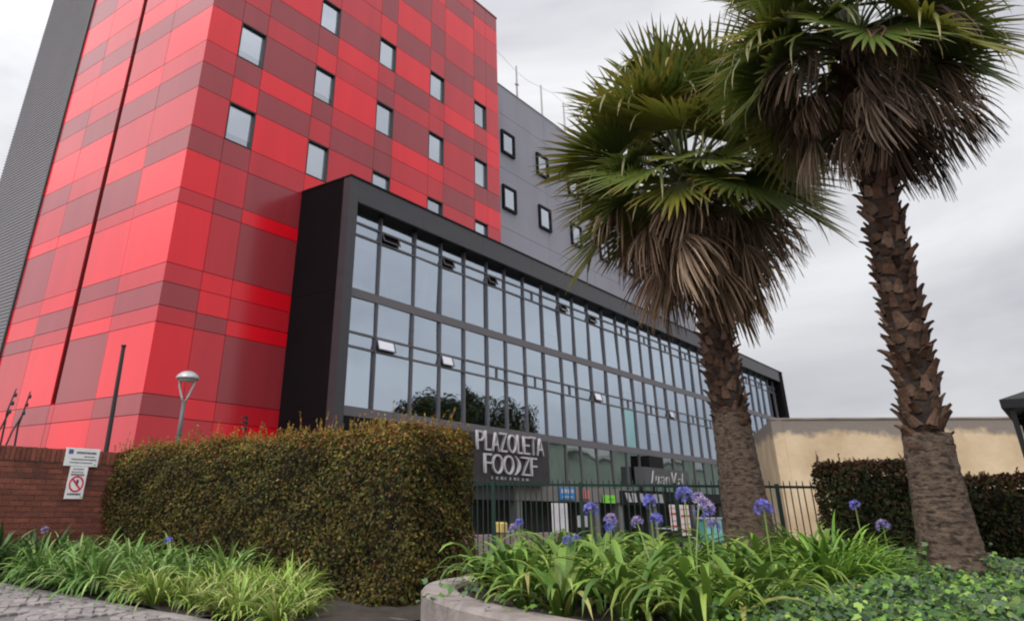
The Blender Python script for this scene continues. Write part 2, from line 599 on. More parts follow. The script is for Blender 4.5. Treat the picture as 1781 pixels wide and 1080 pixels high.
link('soffit', MB().box(GX0 + 0.37, GX1 - 0.91, GY + 0.105, GG + 0.1, GSOF, GSOF + 0.06).mesh('sf', M_black), gb)
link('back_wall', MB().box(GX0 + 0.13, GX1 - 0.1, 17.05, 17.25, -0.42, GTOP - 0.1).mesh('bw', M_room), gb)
link('far_end_wall', MB().box(GX1 - 0.1, GX1, GY + 0.51, 17.25, -0.42, GTOP - 0.06).mesh('few', M_endw), gb)
MX = [14.8, 15.97, 17.66, 19.07, 20.42, 21.81, 23.01, 24.33, 25.73, 27.11, 28.31, 29.67, 31.09, 32.5, 33.79, 35.07, 36.34, 37.69, 39.0, 40.4, 41.76]
while MX[-1] < 57.2:
    MX.append(MX[-1] + (1.34 if len(MX) % 3 else 1.22))
ROWS = [(8.95, 9.42), (8.57, 8.95), (6.88, 8.57), (5.58, 6.62), (5.17, 5.58), (3.52, 5.17)]
for k, z in enumerate((6.62, 3.26)):
    h = 0.26
    link('floor_band', MB().box(GX0 + 0.37, GX1 - 0.91, GG - 0.05, GG + 0.06, z, z + h).mesh('fb', M_span), gb)
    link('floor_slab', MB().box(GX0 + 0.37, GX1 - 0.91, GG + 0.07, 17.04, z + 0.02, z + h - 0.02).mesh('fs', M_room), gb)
for z in (8.95, 8.57, 5.58, 5.17):
    link('transom', MB().box(GX0 + 0.37, GX1 - 0.91, GG - 0.045, GG + 0.04, z - 0.03, z + 0.03).mesh('tr', M_mull), gb)
for x in MX:
    link('mullion', MB().box(x - 0.028, x + 0.028, GG - 0.075, GG + 0.05, 3.52, 6.619).box(x - 0.028, x + 0.028, GG - 0.075, GG + 0.05, 6.881, GSOF).mesh('mu', M_mull), gb)
link('jamb', MB().box(GX0 + 0.362, 14.62, GG - 0.06, GG + 0.05, 3.52, 6.619).box(GX0 + 0.362, 14.62, GG - 0.06, GG + 0.05, 6.881, GSOF - 0.002).mesh('jb', M_mull), gb)


def pane(x0, x1, z0, z1, m, parent, name='pane', y=GG, jit=0.018):
    a, b = random.uniform(-jit, jit), random.uniform(-jit, jit)
    cx, cz = (x0 + x1) / 2, (z0 + z1) / 2
    q = [(x0, z0), (x1, z0), (x1, z1), (x0, z1)]
    return link(name, MB().add([(X, y + a * (X - cx) + b * (Z - cz), Z) for X, Z in q], [(0, 1, 2, 3)]).mesh('pane', m), parent)


def vent(x0, x1, z0, z1, ang):
    """open sash: hinged at the top and swung out by ang (negative: bottom-hinged, leaning out at the top)"""
    h = z1 - z0
    s, c = math.sin(abs(ang)), math.cos(ang)

    def pt(X, v, off):
        if ang > 0:
            return (X, GG - 0.05 - s * v - c * off, z1 - c * v + s * off)
        return (X, GG - 0.05 - s * v - c * off, z0 + c * v - s * off)
    f = MB()
    t = 0.035
    for (xa, xb, va, vb) in ((x0, x1, 0, t), (x0, x1, h - t, h), (x0, x0 + t, t, h - t), (x1 - t, x1, t, h - t)):
        f.add([pt(xa, va, 0), pt(xb, va, 0), pt(xb, vb, 0), pt(xa, vb, 0), pt(xa, va, 0.03), pt(xb, va, 0.03), pt(xb, vb, 0.03), pt(xa, vb, 0.03)],
              [(0, 1, 2, 3), (4, 7, 6, 5), (0, 4, 5, 1), (1, 5, 6, 2), (2, 6, 7, 3), (3, 7, 4, 0)])
    o = link('open_vent', f.mesh('vent', M_mull), gb)
    link('vent_pane', MB().add([pt(x0 + t, t, .015), pt(x1 - t, t, .015), pt(x1 - t, h - t, .015), pt(x0 + t, h - t, .015)], [(0, 1, 2, 3)]).mesh('vp', M_vent if z0 < 7 else M_ventup), o)


M_ventup = glass_mat('vent_glass_upper', (0.5, 0.47, 0.44), 0.5, wav=0)
M_vent = glass_mat('vent_glass', (0.8, 0.8, 0.86), 0.7, wav=0)
OPEN = {(1, 1): 0.38, (1, 3): 0.38, (1, 5): 0.38, (1, 9): 0.36, (1, 11): 0.36, (4, 1): 0.3, (4, 3): 0.3, (4, 11): 0.28, (4, 17): 0.28}
ML = [14.62] + [x for x in MX[1:]]
for r, (z0, z1) in enumerate(ROWS):
    for i in range(len(ML) - 1):
        x0, x1 = ML[i] + 0.028, ML[i + 1] - 0.028
        m = M_curt
        if i == 13 and r in (5,):
            m = M_curt2
        if r in (1, 4) and i % 2 == 1:
            xm = (x0 + x1) / 2
            link('vent_post', MB().box(xm - 0.025, xm + 0.025, GG - 0.045, GG + 0.03, z0 + 0.03, z1 - 0.03).mesh('vpst', M_mull), gb)
            if (r, i) in OPEN:
                vent(x0, xm - 0.03, z0 + 0.03, z1 - 0.03, OPEN[(r, i)])
                pane(xm + 0.025, x1, z0, z1, m, gb)
            else:
                pane(x0, xm - 0.025, z0, z1, m, gb)
                pane(xm + 0.025, x1, z0, z1, m, gb)
        elif (r, i) in OPEN:
            vent(x0, x1, z0 + 0.03, z1 - 0.03, OPEN[(r, i)])
        else:
            pane(x0, x1, z0, z1, m, gb)
for r, i, fr in ((2, 6, .35), (2, 8, .6), (5, 4, .3), (3, 7, .5), (5, 8, .45), (2, 12, .8), (5, 10, .7), (3, 3, .35), (2, 16, .5), (5, 15, .5), (3, 13, .6), (2, 0, .2)):
    z0, z1 = ROWS[r]
    link('inner_blind', MB().box(ML[i] + .05, ML[i + 1] - .05, GG + .12, GG + .13, z1 - (z1 - z0) * fr, z1 - .02).mesh('ib', mat('inner_blind', (0.45, 0.44, 0.42), .9, rnd=.3)), gb)
# drapes and shades inside the first bays
M_drape = mat('drape', (0.75, 0.73, 0.7), 0.9)
for k, (x0, x1, zt, zb, lean) in enumerate(((16.1, 16.5, 8.4, 6.95, 0.5), (18.55, 18.95, 8.5, 6.95, -0.5), (15.1, 15.45, 4.95, 3.6, -0.15), (16.1, 16.3, 5.0, 3.6, 0.2))):
    d = MB()
    for s in range(8):
        u0, u1 = s / 8, (s + 1) / 8
        f0 = lambda u: 0.03 * math.sin(u * 22)
        xa = lambda u, e: (x0 + x1) / 2 + (u - 0.5) * (x1 - x0) * e + (lean * 0.5 * e if e > .5 else 0)
        d.add([(xa(u0, .25), GG + .3 + f0(u0), zt), (xa(u1, .25), GG + .3 + f0(u1), zt), (xa(u1, 1.3), GG + .3 + f0(u1), zb), (xa(u0, 1.3), GG + .3 + f0(u0), zb)], [(0, 1, 2, 3)])
    tag(link('hanging_drape', d.mesh('drape', M_drape)), ['pale drape gathered behind the second upper pane', 'pale drape gathered behind the third upper pane',
        'pale drape behind the first lower pane', 'narrow pale drape behind the second lower pane'][k], 'drape', 'drapes behind the curtain wall')

# ground floor of the glass block
for i in range(8, len(MX) - 1):
    x0, x1 = MX[i] + 0.03, MX[i + 1] - 0.03
    pane(x0, x1, 1.75, 3.26, M_curt3, gb, 'shop_pane')
    link('shop_mullion', MB().box(MX[i] - 0.03, MX[i] + 0.03, GG - 0.06, GG + 0.05, 1.75, 3.259).mesh('sm', M_mull), gb)
M_lint = mat('lintel_beige', (0.17, 0.155, 0.145), 0.8, var=0.15, vscale=1.5)
link('lintel', MB().box(23.3, 33.0, GG - 0.1, GG + 0.1, 1.22, 1.748).mesh('li', M_lint), gb)
link('lintel', MB().box(33.0, GX1 - 0.91, GG - 0.09, GG + 0.1, 1.3, 1.748).mesh('li2', M_black), gb)
link('lintel', MB().box(GX0 + 0.37, 23.3, GG - 0.08, GG + 0.1, 1.22, 1.748).mesh('li3', mat('lintel_dark', (0.035, 0.035, 0.04), 0.6)), gb)
link('sign_wall', MB().box(GX0 + 0.37, 25.7, GG - 0.05, GG + 0.08, 1.75, 3.258).mesh('sw', M_black), gb)
M_room2 = mat('shop_back', (0.05, 0.04, 0.035), 0.9, var=0.6, vscale=1.4)
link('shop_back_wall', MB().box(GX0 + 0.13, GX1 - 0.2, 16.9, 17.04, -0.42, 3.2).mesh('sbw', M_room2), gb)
for x in (19.2, 23.6, 29.3, 31.4, 34.9, 39.5, 44.0, 49.0):
    link('column', MB().box(x - 0.16, x + 0.16, GG - 0.06, GG + 0.26, -0.42, 1.218).mesh('cl', mat('column_grey', (0.16, 0.155, 0.15), 0.8)), gb)
link('low_plinth', MB().box(15, 24.6, 14.0, 14.3, -0.42, 0.26).mesh('pl', mat('plinth_pinkish', (0.24, 0.18, 0.18), 0.85, var=0.2)), gb)


# ------------------------------------------------------------------ signs on the building
def text_mesh(body, m, depth=0.05, shear=0.0, spacing=1.0):
    cu = bpy.data.curves.new('lettering', 'FONT')
    cu.body = body
    cu.size = 1
    cu.extrude = depth
    cu.shear = shear
    cu.space_character = spacing
    cu.offset = -0.014
    ob = bpy.data.objects.new('tmp', cu)
    COL.objects.link(ob)
    bpy.context.view_layer.update()
    dg = bpy.context.evaluated_depsgraph_get()
    me = bpy.data.meshes.new_from_object(ob.evaluated_get(dg))
    bpy.data.objects.remove(ob)
    v = np.empty(len(me.vertices) * 3)
    me.vertices.foreach_get('co', v)
    v = v.reshape(-1, 3)
    lo, hi = v.min(0), v.max(0)
    v[:, :2] = (v[:, :2] - lo[:2]) / (hi[:2] - lo[:2])
    me.vertices.foreach_set('co', v.ravel())
    me.update()
    me.materials.clear()
    me.materials.append(m)
    return me


def put_text(body, name, parent, x0, x1, y, z0, z1, m, **kw):
    """lettering on a wall facing -Y, filling the given rectangle"""
    me = text_mesh(body, m, **kw)
    o = link(name, me, parent)
    inv = o.matrix_parent_inverse.copy()
    o.matrix_parent_inverse = inv
    o.location = (x0, y, z0)
    o.rotation_euler = (PI / 2, 0, 0)
    o.scale = (x1 - x0, z1 - z0, 1)
    return o


M_letter = mat('letter_white', (0.44, 0.42, 0.44), 0.4)
fs_ = thing('food_court_sign', 'black sign board with big white letters reading PLAZOLETA FOODZF', 'sign', (22.3, 14.95, 1.68))
link('board', MB().box(20.0, 25.0, 14.98, 15.3, 1.7, 3.22).mesh('board', mat('sign_black', (0.02, 0.018, 0.02), 0.5, var=0.2, vscale=2)), fs_)
xw = [0.085, 0.075, 0.085, 0.085, 0.105, 0.07, 0.085, 0.075, 0.095]
x = 20.4
tot = sum(xw)
for k, ch in enumerate('PLAZOLETA'):
    wd_ = xw[k] / tot * 4.2
    put_text(ch, 'letter', fs_, x + 0.03, x + wd_ - 0.05, 14.93, 2.69 + 0.0, 3.28 + 0.02 * (k % 2), M_letter, depth=0.04)
    x += wd_
x = 20.82
for ch, wd_ in zip('FOO)ZF', (0.46, 0.66, 0.66, 0.42, 0.62, 0.44)):
    put_text(ch, 'letter', fs_, x + 0.02, x + wd_ - 0.03, 14.93, 2.0, 2.6, M_letter, depth=0.04)
    x += wd_
for k in range(9):   # the small unreadable line under the name
    link('small_mark', MB().box(21.3 + 0.26 * k, 21.3 + 0.26 * k + 0.06 + 0.1 * ((k * 7) % 3) / 2, 14.955, 14.975, 1.83, 1.83 + 0.09).mesh('mk', mat('mark_grey', (0.25, 0.25, 0.26), 0.6)), fs_)

js = thing('cafe_sign', 'dark grey box sign with white script lettering above the cafe', 'sign', (35.6, 14.9, 1.96))
link('box', MB().box(33.0, 38.15, 14.92, 15.38, 1.97, 2.7).mesh('bx', mat('cafe_grey', (0.06, 0.06, 0.065), 0.6)), js)
link('hood', MB().box(33.85, 35.4, 15.0, 15.36, 2.71, 3.2).mesh('hd', M_black), js)
for ch, xa, xb, zt in (('J', 33.5, 34.0, 2.58), ('u', 34.1, 34.55, 2.36), ('a', 34.65, 35.1, 2.36), ('n', 35.2, 35.65, 2.36), ('V', 36.0, 36.6, 2.58), ('a', 36.65, 37.1, 2.34), ('l', 37.2, 37.32, 2.58)):
    put_text(ch, 'letter', js, xa, xb, 14.9, 2.03, zt, mat('script_letter', (0.33, 0.33, 0.32), .5), depth=0.02, shear=0.3)
bs = thing('blue_shop_sign', 'small blue sign with white writing on the shop lintel', 'sign', (26.8, 15.3, 1.28))
link('plate', MB().box(26.25, 27.38, 15.3, 15.355, 1.28, 1.7).mesh('pl', mat('sign_blue', (0.03, 0.18, 0.45), 0.5)), bs)
for k in range(4):
    link('white_mark', MB().box(26.33 + .25 * k, 26.5 + .25 * k, 15.29, 15.299, 1.5 + .02 * (k % 2), 1.65).mesh('m', M_letter), bs)
link('white_mark', MB().box(26.4, 27.2, 15.29, 15.299, 1.36, 1.4).mesh('m', M_letter), bs)
rs = thing('red_shop_sign', 'small pale red sign between the blue and green signs', 'sign', (28.1, 15.3, 1.33))
link('plate', MB().box(27.75, 28.52, 15.3, 15.355, 1.33, 1.64).mesh('pl', mat('sign_red', (0.55, 0.16, 0.15), 0.5)), rs)
link('dark_bar', MB().box(28.1, 28.14, 15.29, 15.299, 1.33, 1.64).mesh('m', M_black), rs)
gs = thing('green_shop_sign', 'small bright green sign hanging at the shop column', 'sign', (30.2, 15.2, 1.2))
link('plate', MB().box(29.67, 30.72, 15.24, 15.3, 1.2, 1.5).mesh('pl', mat('sign_green', (0.2, 0.62, 0.04), 0.5)), gs)
link('dark_bar', MB().box(30.0, 30.45, 15.23, 15.239, 1.33, 1.36).mesh('m', mat('bar_green', (0.05, 0.2, 0.02), .6)), gs)
ws = thing('white_letter_sign', 'black sign with slanting white letters under the cafe sign', 'sign', (33.6, 15.2, 1.2))
link('plate', MB().box(31.3, 36.0, 15.28, 15.34, 1.15, 1.7).mesh('pl', M_black), ws)
for k, x in enumerate((31.65, 32.3, 33.0, 33.7, 34.5, 35.1)):
    s = 0.22 if k % 2 == 0 else 0.1
    link('letter', MB().add([(x, 15.265, 1.62), (x + 0.4, 15.265, 1.62), (x + 0.4 + s, 15.265, 1.26), (x + s, 15.265, 1.26),
                             (x, 15.279, 1.62), (x + 0.4, 15.279, 1.62), (x + 0.4 + s, 15.279, 1.26), (x + s, 15.279, 1.26)],
                            [(0, 3, 2, 1), (0, 1, 5, 4), (1, 2, 6, 5), (2, 3, 7, 6), (3, 0, 4, 7)]).mesh('m', M_letter), ws)
bn = thing('white_banner', 'tall white roll-up banner standing behind the fence', 'banner', (25.5, 14.6, -0.42))
link('sheet', MB().box(24.45, 25.5, 14.6, 14.63, -0.36, 1.16).mesh('s', mat('banner_white', (0.6, 0.58, 0.6), 0.7, var=0.12, vscale=2)), bn)
link('foot', MB().box(24.4, 25.55, 14.5, 14.73, -0.42, -0.36).mesh('f', M_dark), bn)
for k, (x0, x1, z0, z1, lab) in enumerate(((35.45, 36.15, 0.13, 1.2, 'narrow red and white striped poster, shorter of the two'), (36.65, 37.7, -0.1, 1.2, 'wide pink and white poster beside the shorter striped one'))):
    p = thing('poster', lab, 'poster', ((x0 + x1) / 2, 14.95, z0), 'posters in the cafe front')
    link('sheet', MB().box(x0, x1, 14.95, 14.97, z0, z1).mesh('s', mat('poster_white', (0.72, 0.6, 0.58), 0.6)), p)
    for q in range(4):
        zz = z0 + (z1 - z0) * (0.12 + 0.24 * q)
        link('red_band', MB().box(x0 + .04, x1 - .04, 14.94, 14.949, zz, zz + (0.03 if q % 2 else 0.09)).mesh('b', mat('poster_red', (0.5, 0.04, 0.05), 0.6)), p)
    link('stand', MB().box((x0 + x1) / 2 - .03, (x0 + x1) / 2 + .03, 14.98, 15.04, -0.42, z1 - .1).mesh('st', M_dark), p)
mb_ = thing('menu_board', 'small white menu board on a post behind the fence', 'sign', (27.1, 14.8, -0.42))
link('board', MB().box(26.75, 27.5, 14.9, 14.93, 0.36, 0.75).mesh('b', M_letter), mb_)
link('post', MB().box(27.1, 27.15, 14.935, 14.985, -0.42, 0.6).mesh('p', M_dark), mb_)
ta = thing('teal_kiosk', 'pale teal counter just beside the palm trunk behind the fence', 'counter', (39.5, 14.6, -0.42))
link('front', MB().box(38.7, 40.6, 14.5, 14.56, -0.42, 0.6).mesh('f', mat('teal', (0.2, 0.5, 0.48), 0.5)), ta)
link('counter_top', MB().box(38.6, 40.7, 14.45, 15.0, 0.6, 0.66).mesh('t', M_letter), ta)
link('side', MB().box(38.7, 38.76, 14.565, 14.95, -0.42, 0.599).box(40.54, 40.6, 14.565, 14.95, -0.42, 0.599).mesh('s', mat('teal_dark', (0.08, 0.25, 0.24), 0.5)), ta)


def cafe_table(x, y, lab):
    t = thing('cafe_table', lab, 'table', (x, y, -0.42), 'cafe tables behind the fence')
    link('table_top', MB().lathe([(0.0, .74), (0.4, .74), (0.4, .71), (0, .71)], 20).mesh('tt', mat('table_grey', (0.3, 0.3, 0.3), .5)), t, (0, 0, 0))
    link('stem', MB().tube([(0, 0, .02), (0, 0, .71)], .03).mesh('st', M_dark), t, (0, 0, 0))
    link('foot', MB().lathe([(0.0, 0.03), (0.24, 0.02), (0.25, 0)], 16).mesh('ft', M_dark), t, (0, 0, 0))


cafe_table(31.5, 13.6, 'round grey cafe table behind the fence left of the posters')
cafe_table(21.5, 14.6, 'round grey cafe table under the big food court sign')
yb = thing('yellow_bollard', 'short yellow post with a box head beside the hedge end', 'bollard', (20.35, 14.0, -0.42))
link('post', MB().tube([(0, 0, 0), (0, 0, .75)], .06).mesh('p', mat('dull_yellow', (0.45, 0.33, 0.06), .6)), yb, (0, 0, 0))
link('head', MB().cbox(-.2, .2, -.15, .15, .75, 1.02, .04).mesh('h', mat('dull_yellow2', (0.5, 0.38, 0.12), .6)), yb, (0, 0, 0))

# ================================================================== PAVING (fan-laid setts) and left bed
M_joint = mat('paving_joint', (0.11, 0.10, 0.095), 0.95, bump=0.4, bscale=60)
M_sett = mat('sett_grey', (0.20, 0.18, 0.175), 0.85, rnd=0.2, var=0.15, vscale=9, bump=0.5, bscale=45)
PVX = 5.05
pv_ = link('paving', MB().box(-40, PVX, -40, 60, -0.1, 0.004).mesh('paving', M_joint))
tag(pv_, kind='structure')
sett_me = []
for k in range(5):
    rr = random.Random(k)
    a, b = 0.052 + rr.uniform(-.004, .006), 0.05 + rr.uniform(-.005, .005)
    me = MB().cbox(-a, a, -b, b, -0.02, 0.028, 0.007).mesh('sett', M_sett)
    sett_me.append(me)
spots = []
W = 1.25   # width of one fan
for i in range(-9, 5):
    for j in range(-3, 34):
        cx_ = PVX - 0.7 + i * W / 1 + (W / 2 if j % 2 else 0)
        cy_ = 0.5 + j * W / 2
        for ring in range(1, 7):
            R_ = ring * 0.112
            if R_ > W / 2 + 0.02:
                break
            n_ = max(3, int(PI * R_ / 0.118))
            for q in range(n_):
                a = PI * (q + 0.5) / n_
                spots.append((cx_ + R_ * math.cos(a), cy_ + R_ * math.sin(a), a + PI / 2))
cell = {}
keep = []
for s in spots:
    if s[0] > PVX - 0.16 or s[0] < 1.0 or s[1] < 3.5 or s[1] > 15:
        continue
    ok = True
    ci, cj = int(s[0] / 0.1), int(s[1] / 0.1)
    for di in (-1, 0, 1):
        for dj in (-1, 0, 1):
            for q in cell.get((ci + di, cj + dj), ()):
                if (q[0] - s[0]) ** 2 + (q[1] - s[1]) ** 2 < 0.0082:
                    ok = False
    if ok:
        cell.setdefault((ci, cj), []).append(s)
        keep.append(s)


def in_view(x, y, z):
    d = Vector((x, y, z)) - EYE
    q = d.dot(fw)
    if q <= 0:
        return False
    u, v = 760.86 + 1262.15 * d.dot(rt) / q, 280.2 - 1262.15 * d.dot(up) / q
    return -10 < u < 1791 and -10 < v < 1090


keep.sort(key=lambda s: (not in_view(s[0], s[1], 0.02), math.hypot(s[0], s[1])))
for k, s in enumerate(keep[:300]):
    link('sett', sett_me[k % 5], pv_, (s[0], s[1], 0.004 + random.uniform(-.005, .004)), (0, 0, s[2]))
rest = MB()
for s in keep[300:]:
    c_, s_ = math.cos(s[2]), math.sin(s[2])
    a, b, zz = 0.052, 0.05, 0.03 + random.uniform(-.005, .004)
    P4 = [(-a, -b), (a, -b), (a, b), (-a, b)]
    T4 = [(s[0] + c_ * p[0] * k_ - s_ * p[1] * k_, s[1] + s_ * p[0] * k_ + c_ * p[1] * k_, h_) for k_, h_ in ((1, 0.0), (1, zz - 0.01), (0.82, zz)) for p in P4]
    rest.add(T4, [(8, 9, 10, 11)] + [(r_ * 4 + i, r_ * 4 + (i + 1) % 4, r_ * 4 + 4 + (i + 1) % 4, r_ * 4 + 4 + i) for r_ in range(2) for i in range(4)])
tag(link('setts', rest.mesh('setts', M_sett), pv_), kind='stuff')
for k in range(14):    # edging stones along the bed
    y0 = 3.6 + 0.8 * k
    link('edging_stone', MB().cbox(PVX - 0.14, PVX + 0.02, y0 + 0.006, y0 + 0.794, -0.08, 0.035 + random.uniform(-.004, .004), 0.012).mesh('edge', M_sett), pv_)
M_soil = mat('shade_deepened_soil', (0.026, 0.018, 0.012), 0.95, var=0.4, vscale=6, bump=0.8, bscale=25)  # soil brown deepened so its colour carries the shade at the hedge foot
bed = MB()
nx, ny = 14, 40
bx_ = np.linspace(PVX + 0.03, 9.2, nx)
by_ = np.linspace(5.4, 13.2, ny)
bed.add([(x, y, 0.03 + 0.05 * math.sin(x * 5) * math.sin(y * 4) + random.uniform(0, .03)) for x in bx_ for y in by_],
        [(i * ny + j, (i + 1) * ny + j, (i + 1) * ny + j + 1, i * ny + j + 1) for i in range(nx - 1) for j in range(ny - 1)])
tag(link('flower_bed_soil', bed.mesh('bed', M_soil, True)), kind='structure')

# ================================================================== BRICK WALL
M_mort = mat('mortar', (0.14, 0.095, 0.075), 0.95, var=0.2, vscale=8)
M_brick = mat('red_brick', (0.17, 0.048, 0.030), 0.85, rnd=0.28, var=0.2, vscale=14, bump=0.5, bscale=40, dirt=((0.05, 0.02, 0.015), 3.0, 0.55, 0.8, (1, 1, 0.6)))
BWY, BWX0, BWX1, BWT = 13.0, 3.0, 7.35, 1.81
bw = thing('brick_wall', 'dark red brick garden wall with an upright brick coping beside the hedge', 'wall', (5.2, BWY, 0))
link('mortar_core', MB().box(BWX0, BWX1, BWY + 0.012, BWY + 0.2, 0, BWT - 0.006).mesh('mc', M_mort), bw)
bl, bh, jt = 0.235, 0.066, 0.014
br_me = MB().box(-bl / 2, bl / 2, 0, 0.1, 0, bh).mesh('brick', M_brick)
bhalf = MB().box(-bl / 4 + .004, bl / 4 - .004, 0, 0.1, 0, bh).mesh('half_brick', M_brick)
sold = MB().box(-0.034, 0.034, 0, 0.215, 0, 0.205).mesh('coping_brick', M_brick)
bricks = []
nr = int((BWT - 0.22) / (bh + jt))
for r in range(nr):
    z = BWT - 0.22 - (r + 1) * (bh + jt)
    x = BWX0 + (0.125 if r % 2 else 0.25)
    while x < BWX1 - 0.1:
        bricks.append((x, z))
        x += bl + jt
bricks.sort(key=lambda b: (not in_view(b[0], BWY, b[1] + 0.03), -b[1]))
for x, z in bricks[:300]:
    link('brick', br_me, bw, (x - 5.2, random.uniform(-.004, .004), z), (0, 0, random.uniform(-.008, .008)))
x = BWX0 + 0.05
while x < BWX1:
    link('coping_brick', sold, bw, (x - 5.2, -0.012 + random.uniform(-.006, .006), BWT - 0.21 + random.uniform(-.006, .006)), (0, random.uniform(-.02, .02), 0))
    x += 0.08
M_plate = mat('sign_plate', (0.74, 0.73, 0.74), 0.5, var=0.08, vscale=6)
M_ink = mat('sign_ink', (0.03, 0.03, 0.06), 0.6)
M_inkg = mat('sign_green_dot', (0.25, 0.55, 0.15), 0.6)
M_inkr = mat('sign_red_ring', (0.6, 0.02, 0.05), 0.5)


def wsign(name, lab, x0, x1, z0, z1):
    t = thing(name, lab, 'sign', ((x0 + x1) / 2, BWY - 0.02, z0))
    link('plate', MB().box(x0, x1, BWY - 0.035, BWY - 0.02, z0, z1).mesh('plate', M_plate), t)
    return t


def ink(t, x0, x1, z0, z1, m=M_ink, name='ink_mark', y=BWY - 0.0375):
    link(name, MB().box(x0, x1, y, y + 0.002, z0, z1).mesh('ink', m), t)


s1 = wsign('notice_sign', 'wide white notice with lines of dark print at the top of the brick wall', 6.2, 6.78, 1.555, 1.835)
rr = random.Random(3)
ink(s1, 6.24, 6.32, 1.74, 1.81, mat('ink_blue', (0.08, 0.09, 0.25), .6), 'emblem')
for (xa, xb, zc, h) in ((6.38, 6.74, 1.765, 0.034), (6.52, 6.73, 1.705, 0.018), (6.31, 6.74, 1.66, 0.02), (6.29, 6.68, 1.61, 0.016)):
    x = xa
    while x < xb - .02:
        wl = rr.uniform(0.012, 0.03)
        ink(s1, x, min(x + wl, xb), zc - h / 2, zc + h / 2)
        x += wl + 0.009
ink(s1, 6.715, 6.75, 1.57, 1.60, M_inkg, 'green_dot')
s2 = wsign('prohibition_sign', 'narrow white sign with a red prohibition ring below the wide notice', 6.325, 6.63, 1.06, 1.55)
for (xa, xb, zc, h) in ((6.38, 6.58, 1.51, 0.016), (6.36, 6.56, 1.465, 0.014), (6.36, 6.6, 1.425, 0.026), (6.36, 6.6, 1.13, 0.03)):
    x = xa
    while x < xb - .02:
        wl = rr.uniform(0.012, 0.03)
        ink(s2, x, min(x + wl, xb), zc - h / 2, zc + h / 2)
        x += wl + 0.009
ink(s2, 6.585, 6.615, 1.075, 1.10, M_inkg, 'green_dot')
ring = MB()
cxr, czr, ro, ri = 6.478, 1.285, 0.125, 0.098
rv = []
for k in range(32):
    a = 2 * PI * k / 32
    for R_ in (ro, ri):
        rv += [(cxr + R_ * math.cos(a), BWY - 0.039, czr + R_ * math.sin(a)), (cxr + R_ * math.cos(a), BWY - 0.0355, czr + R_ * math.sin(a))]
rf = []
for k in range(32):
    a, b = k * 4, ((k + 1) % 32) * 4
    rf += [(a, a + 2, b + 2, b), (a, b, b + 1, a + 1), (a + 2, a + 3, b + 3, b + 2)]
ring.add(rv, rf)
link('red_ring', ring.mesh('ring', M_inkr), s2)
sl = MB()
d1, d2 = Vector((0.707, -0.707)), Vector((0.707, 0.707))
pts = [Vector((cxr, czr)) + d1 * a * ri + d2 * b * 0.014 for a, b in ((-1, -1), (1, -1), (1, 1), (-1, 1))]
sl.add([(p.x, BWY - 0.0392, p.y) for p in pts] + [(p.x, BWY - 0.0355, p.y) for p in pts], [(0, 1, 2, 3), (0, 4, 5, 1), (1, 5, 6, 2), (2, 6, 7, 3), (3, 7, 4, 0)])
link('red_slash', sl.mesh('slash', M_inkr), s2)
ink(s2, 6.47, 6.51, 1.26, 1.35, M_ink, 'black_symbol', BWY - 0.0372)

# electric fence brackets, pole, lamp
M_iron = mat('dark_iron', (0.02, 0.017, 0.018), 0.6, metal=0.3)
for k, (x, lean, h, lab) in enumerate(((5.2, -0.12, 0.86, 'dark wire bracket on the wall, leftmost of the pair'), (5.42, -0.16, 0.84, 'dark forked wire bracket on the wall, second from the picture edge'))):
    t = thing('wire_bracket', lab, 'bracket', (x, BWY + 0.1, BWT), 'electric wire brackets on the brick wall')
    link('stalk', MB().tube([(0, 0, -0.1), (lean * 0.3 + .02, 0, 0.3), (0 if k else -.03, 0, 0.5), (lean * -.2, 0, h)], [.016, .016, .014, .01], 6).mesh('s', M_iron), t, (0, 0, 0))
    link('brace', MB().tube([(lean, 0, -0.1), (lean * .6, 0, 0.22), (0, 0, 0.48)], .014, 6).mesh('b', M_iron), t, (0, 0, 0))
    for q in range(3):
        link('insulator', MB().lathe([(0, -.03), (.025, -.03), (.03, 0), (.02, .03), (0, .035)], 8).mesh('i', M_iron), t, (lean * -.1 * q, -0.02, 0.5 + 0.13 * q))
tag(link('dark_pole', MB().tube([(7.06, 13.25, 0), (7.03, 13.25, 2.0), (6.98, 13.25, 3.62), (6.978, 13.25, 3.67)], [.045, .042, .036, .05], 10).mesh('pole', M_iron)),
    'thin dark pole standing behind the brick wall', 'pole')
t = thing('small_bracket', 'small dark wire bracket just above the hedge in front of red panels', 'bracket', (9.64, 12.8, 0))
link('stalk', MB().tube([(0, 0, 0), (0, 0, 2.62)], .02, 6).mesh('s', M_iron), t, (0, 0, 0))
for zz in (2.38, 2.5, 2.6):
    link('insulator', MB().box(-.12, .02, -.03, .03, zz - .015, zz + .015).mesh('i', M_iron), t, (0, 0, 0))
M_lamp = mat('lamp_grey', (0.32, 0.32, 0.33), 0.4, metal=0.4)
M_lampd = mat('lamp_post_grey', (0.07, 0.07, 0.075), 0.5)
lp = thing('street_lamp', 'grey lamp post with a domed head on two slanting arms', 'lamp', (8.05, 12.65, 0))
link('post', MB().tube([(0, 0, 0), (0, 0, 2.2), (0, 0, 2.72)], [.05, .042, .038], 10).mesh('p', M_lampd, True), lp, (0, 0, 0))
e1, e2 = Vector((0.66, -0.75, 0)), Vector((0.66, -0.75, 0))
for sgn in (-1, 1):
    pts = [Vector((0, 0, 2.68)) + e1 * sgn * a + Vector((0, 0, b)) for a, b in ((0.0, 0), (0.06, 0.14), (0.13, 0.33), (0.145, 0.46))]
    link('arm', MB().tube(pts, .022, 8).mesh('a', M_lamp, True), lp, (0, 0, 0))
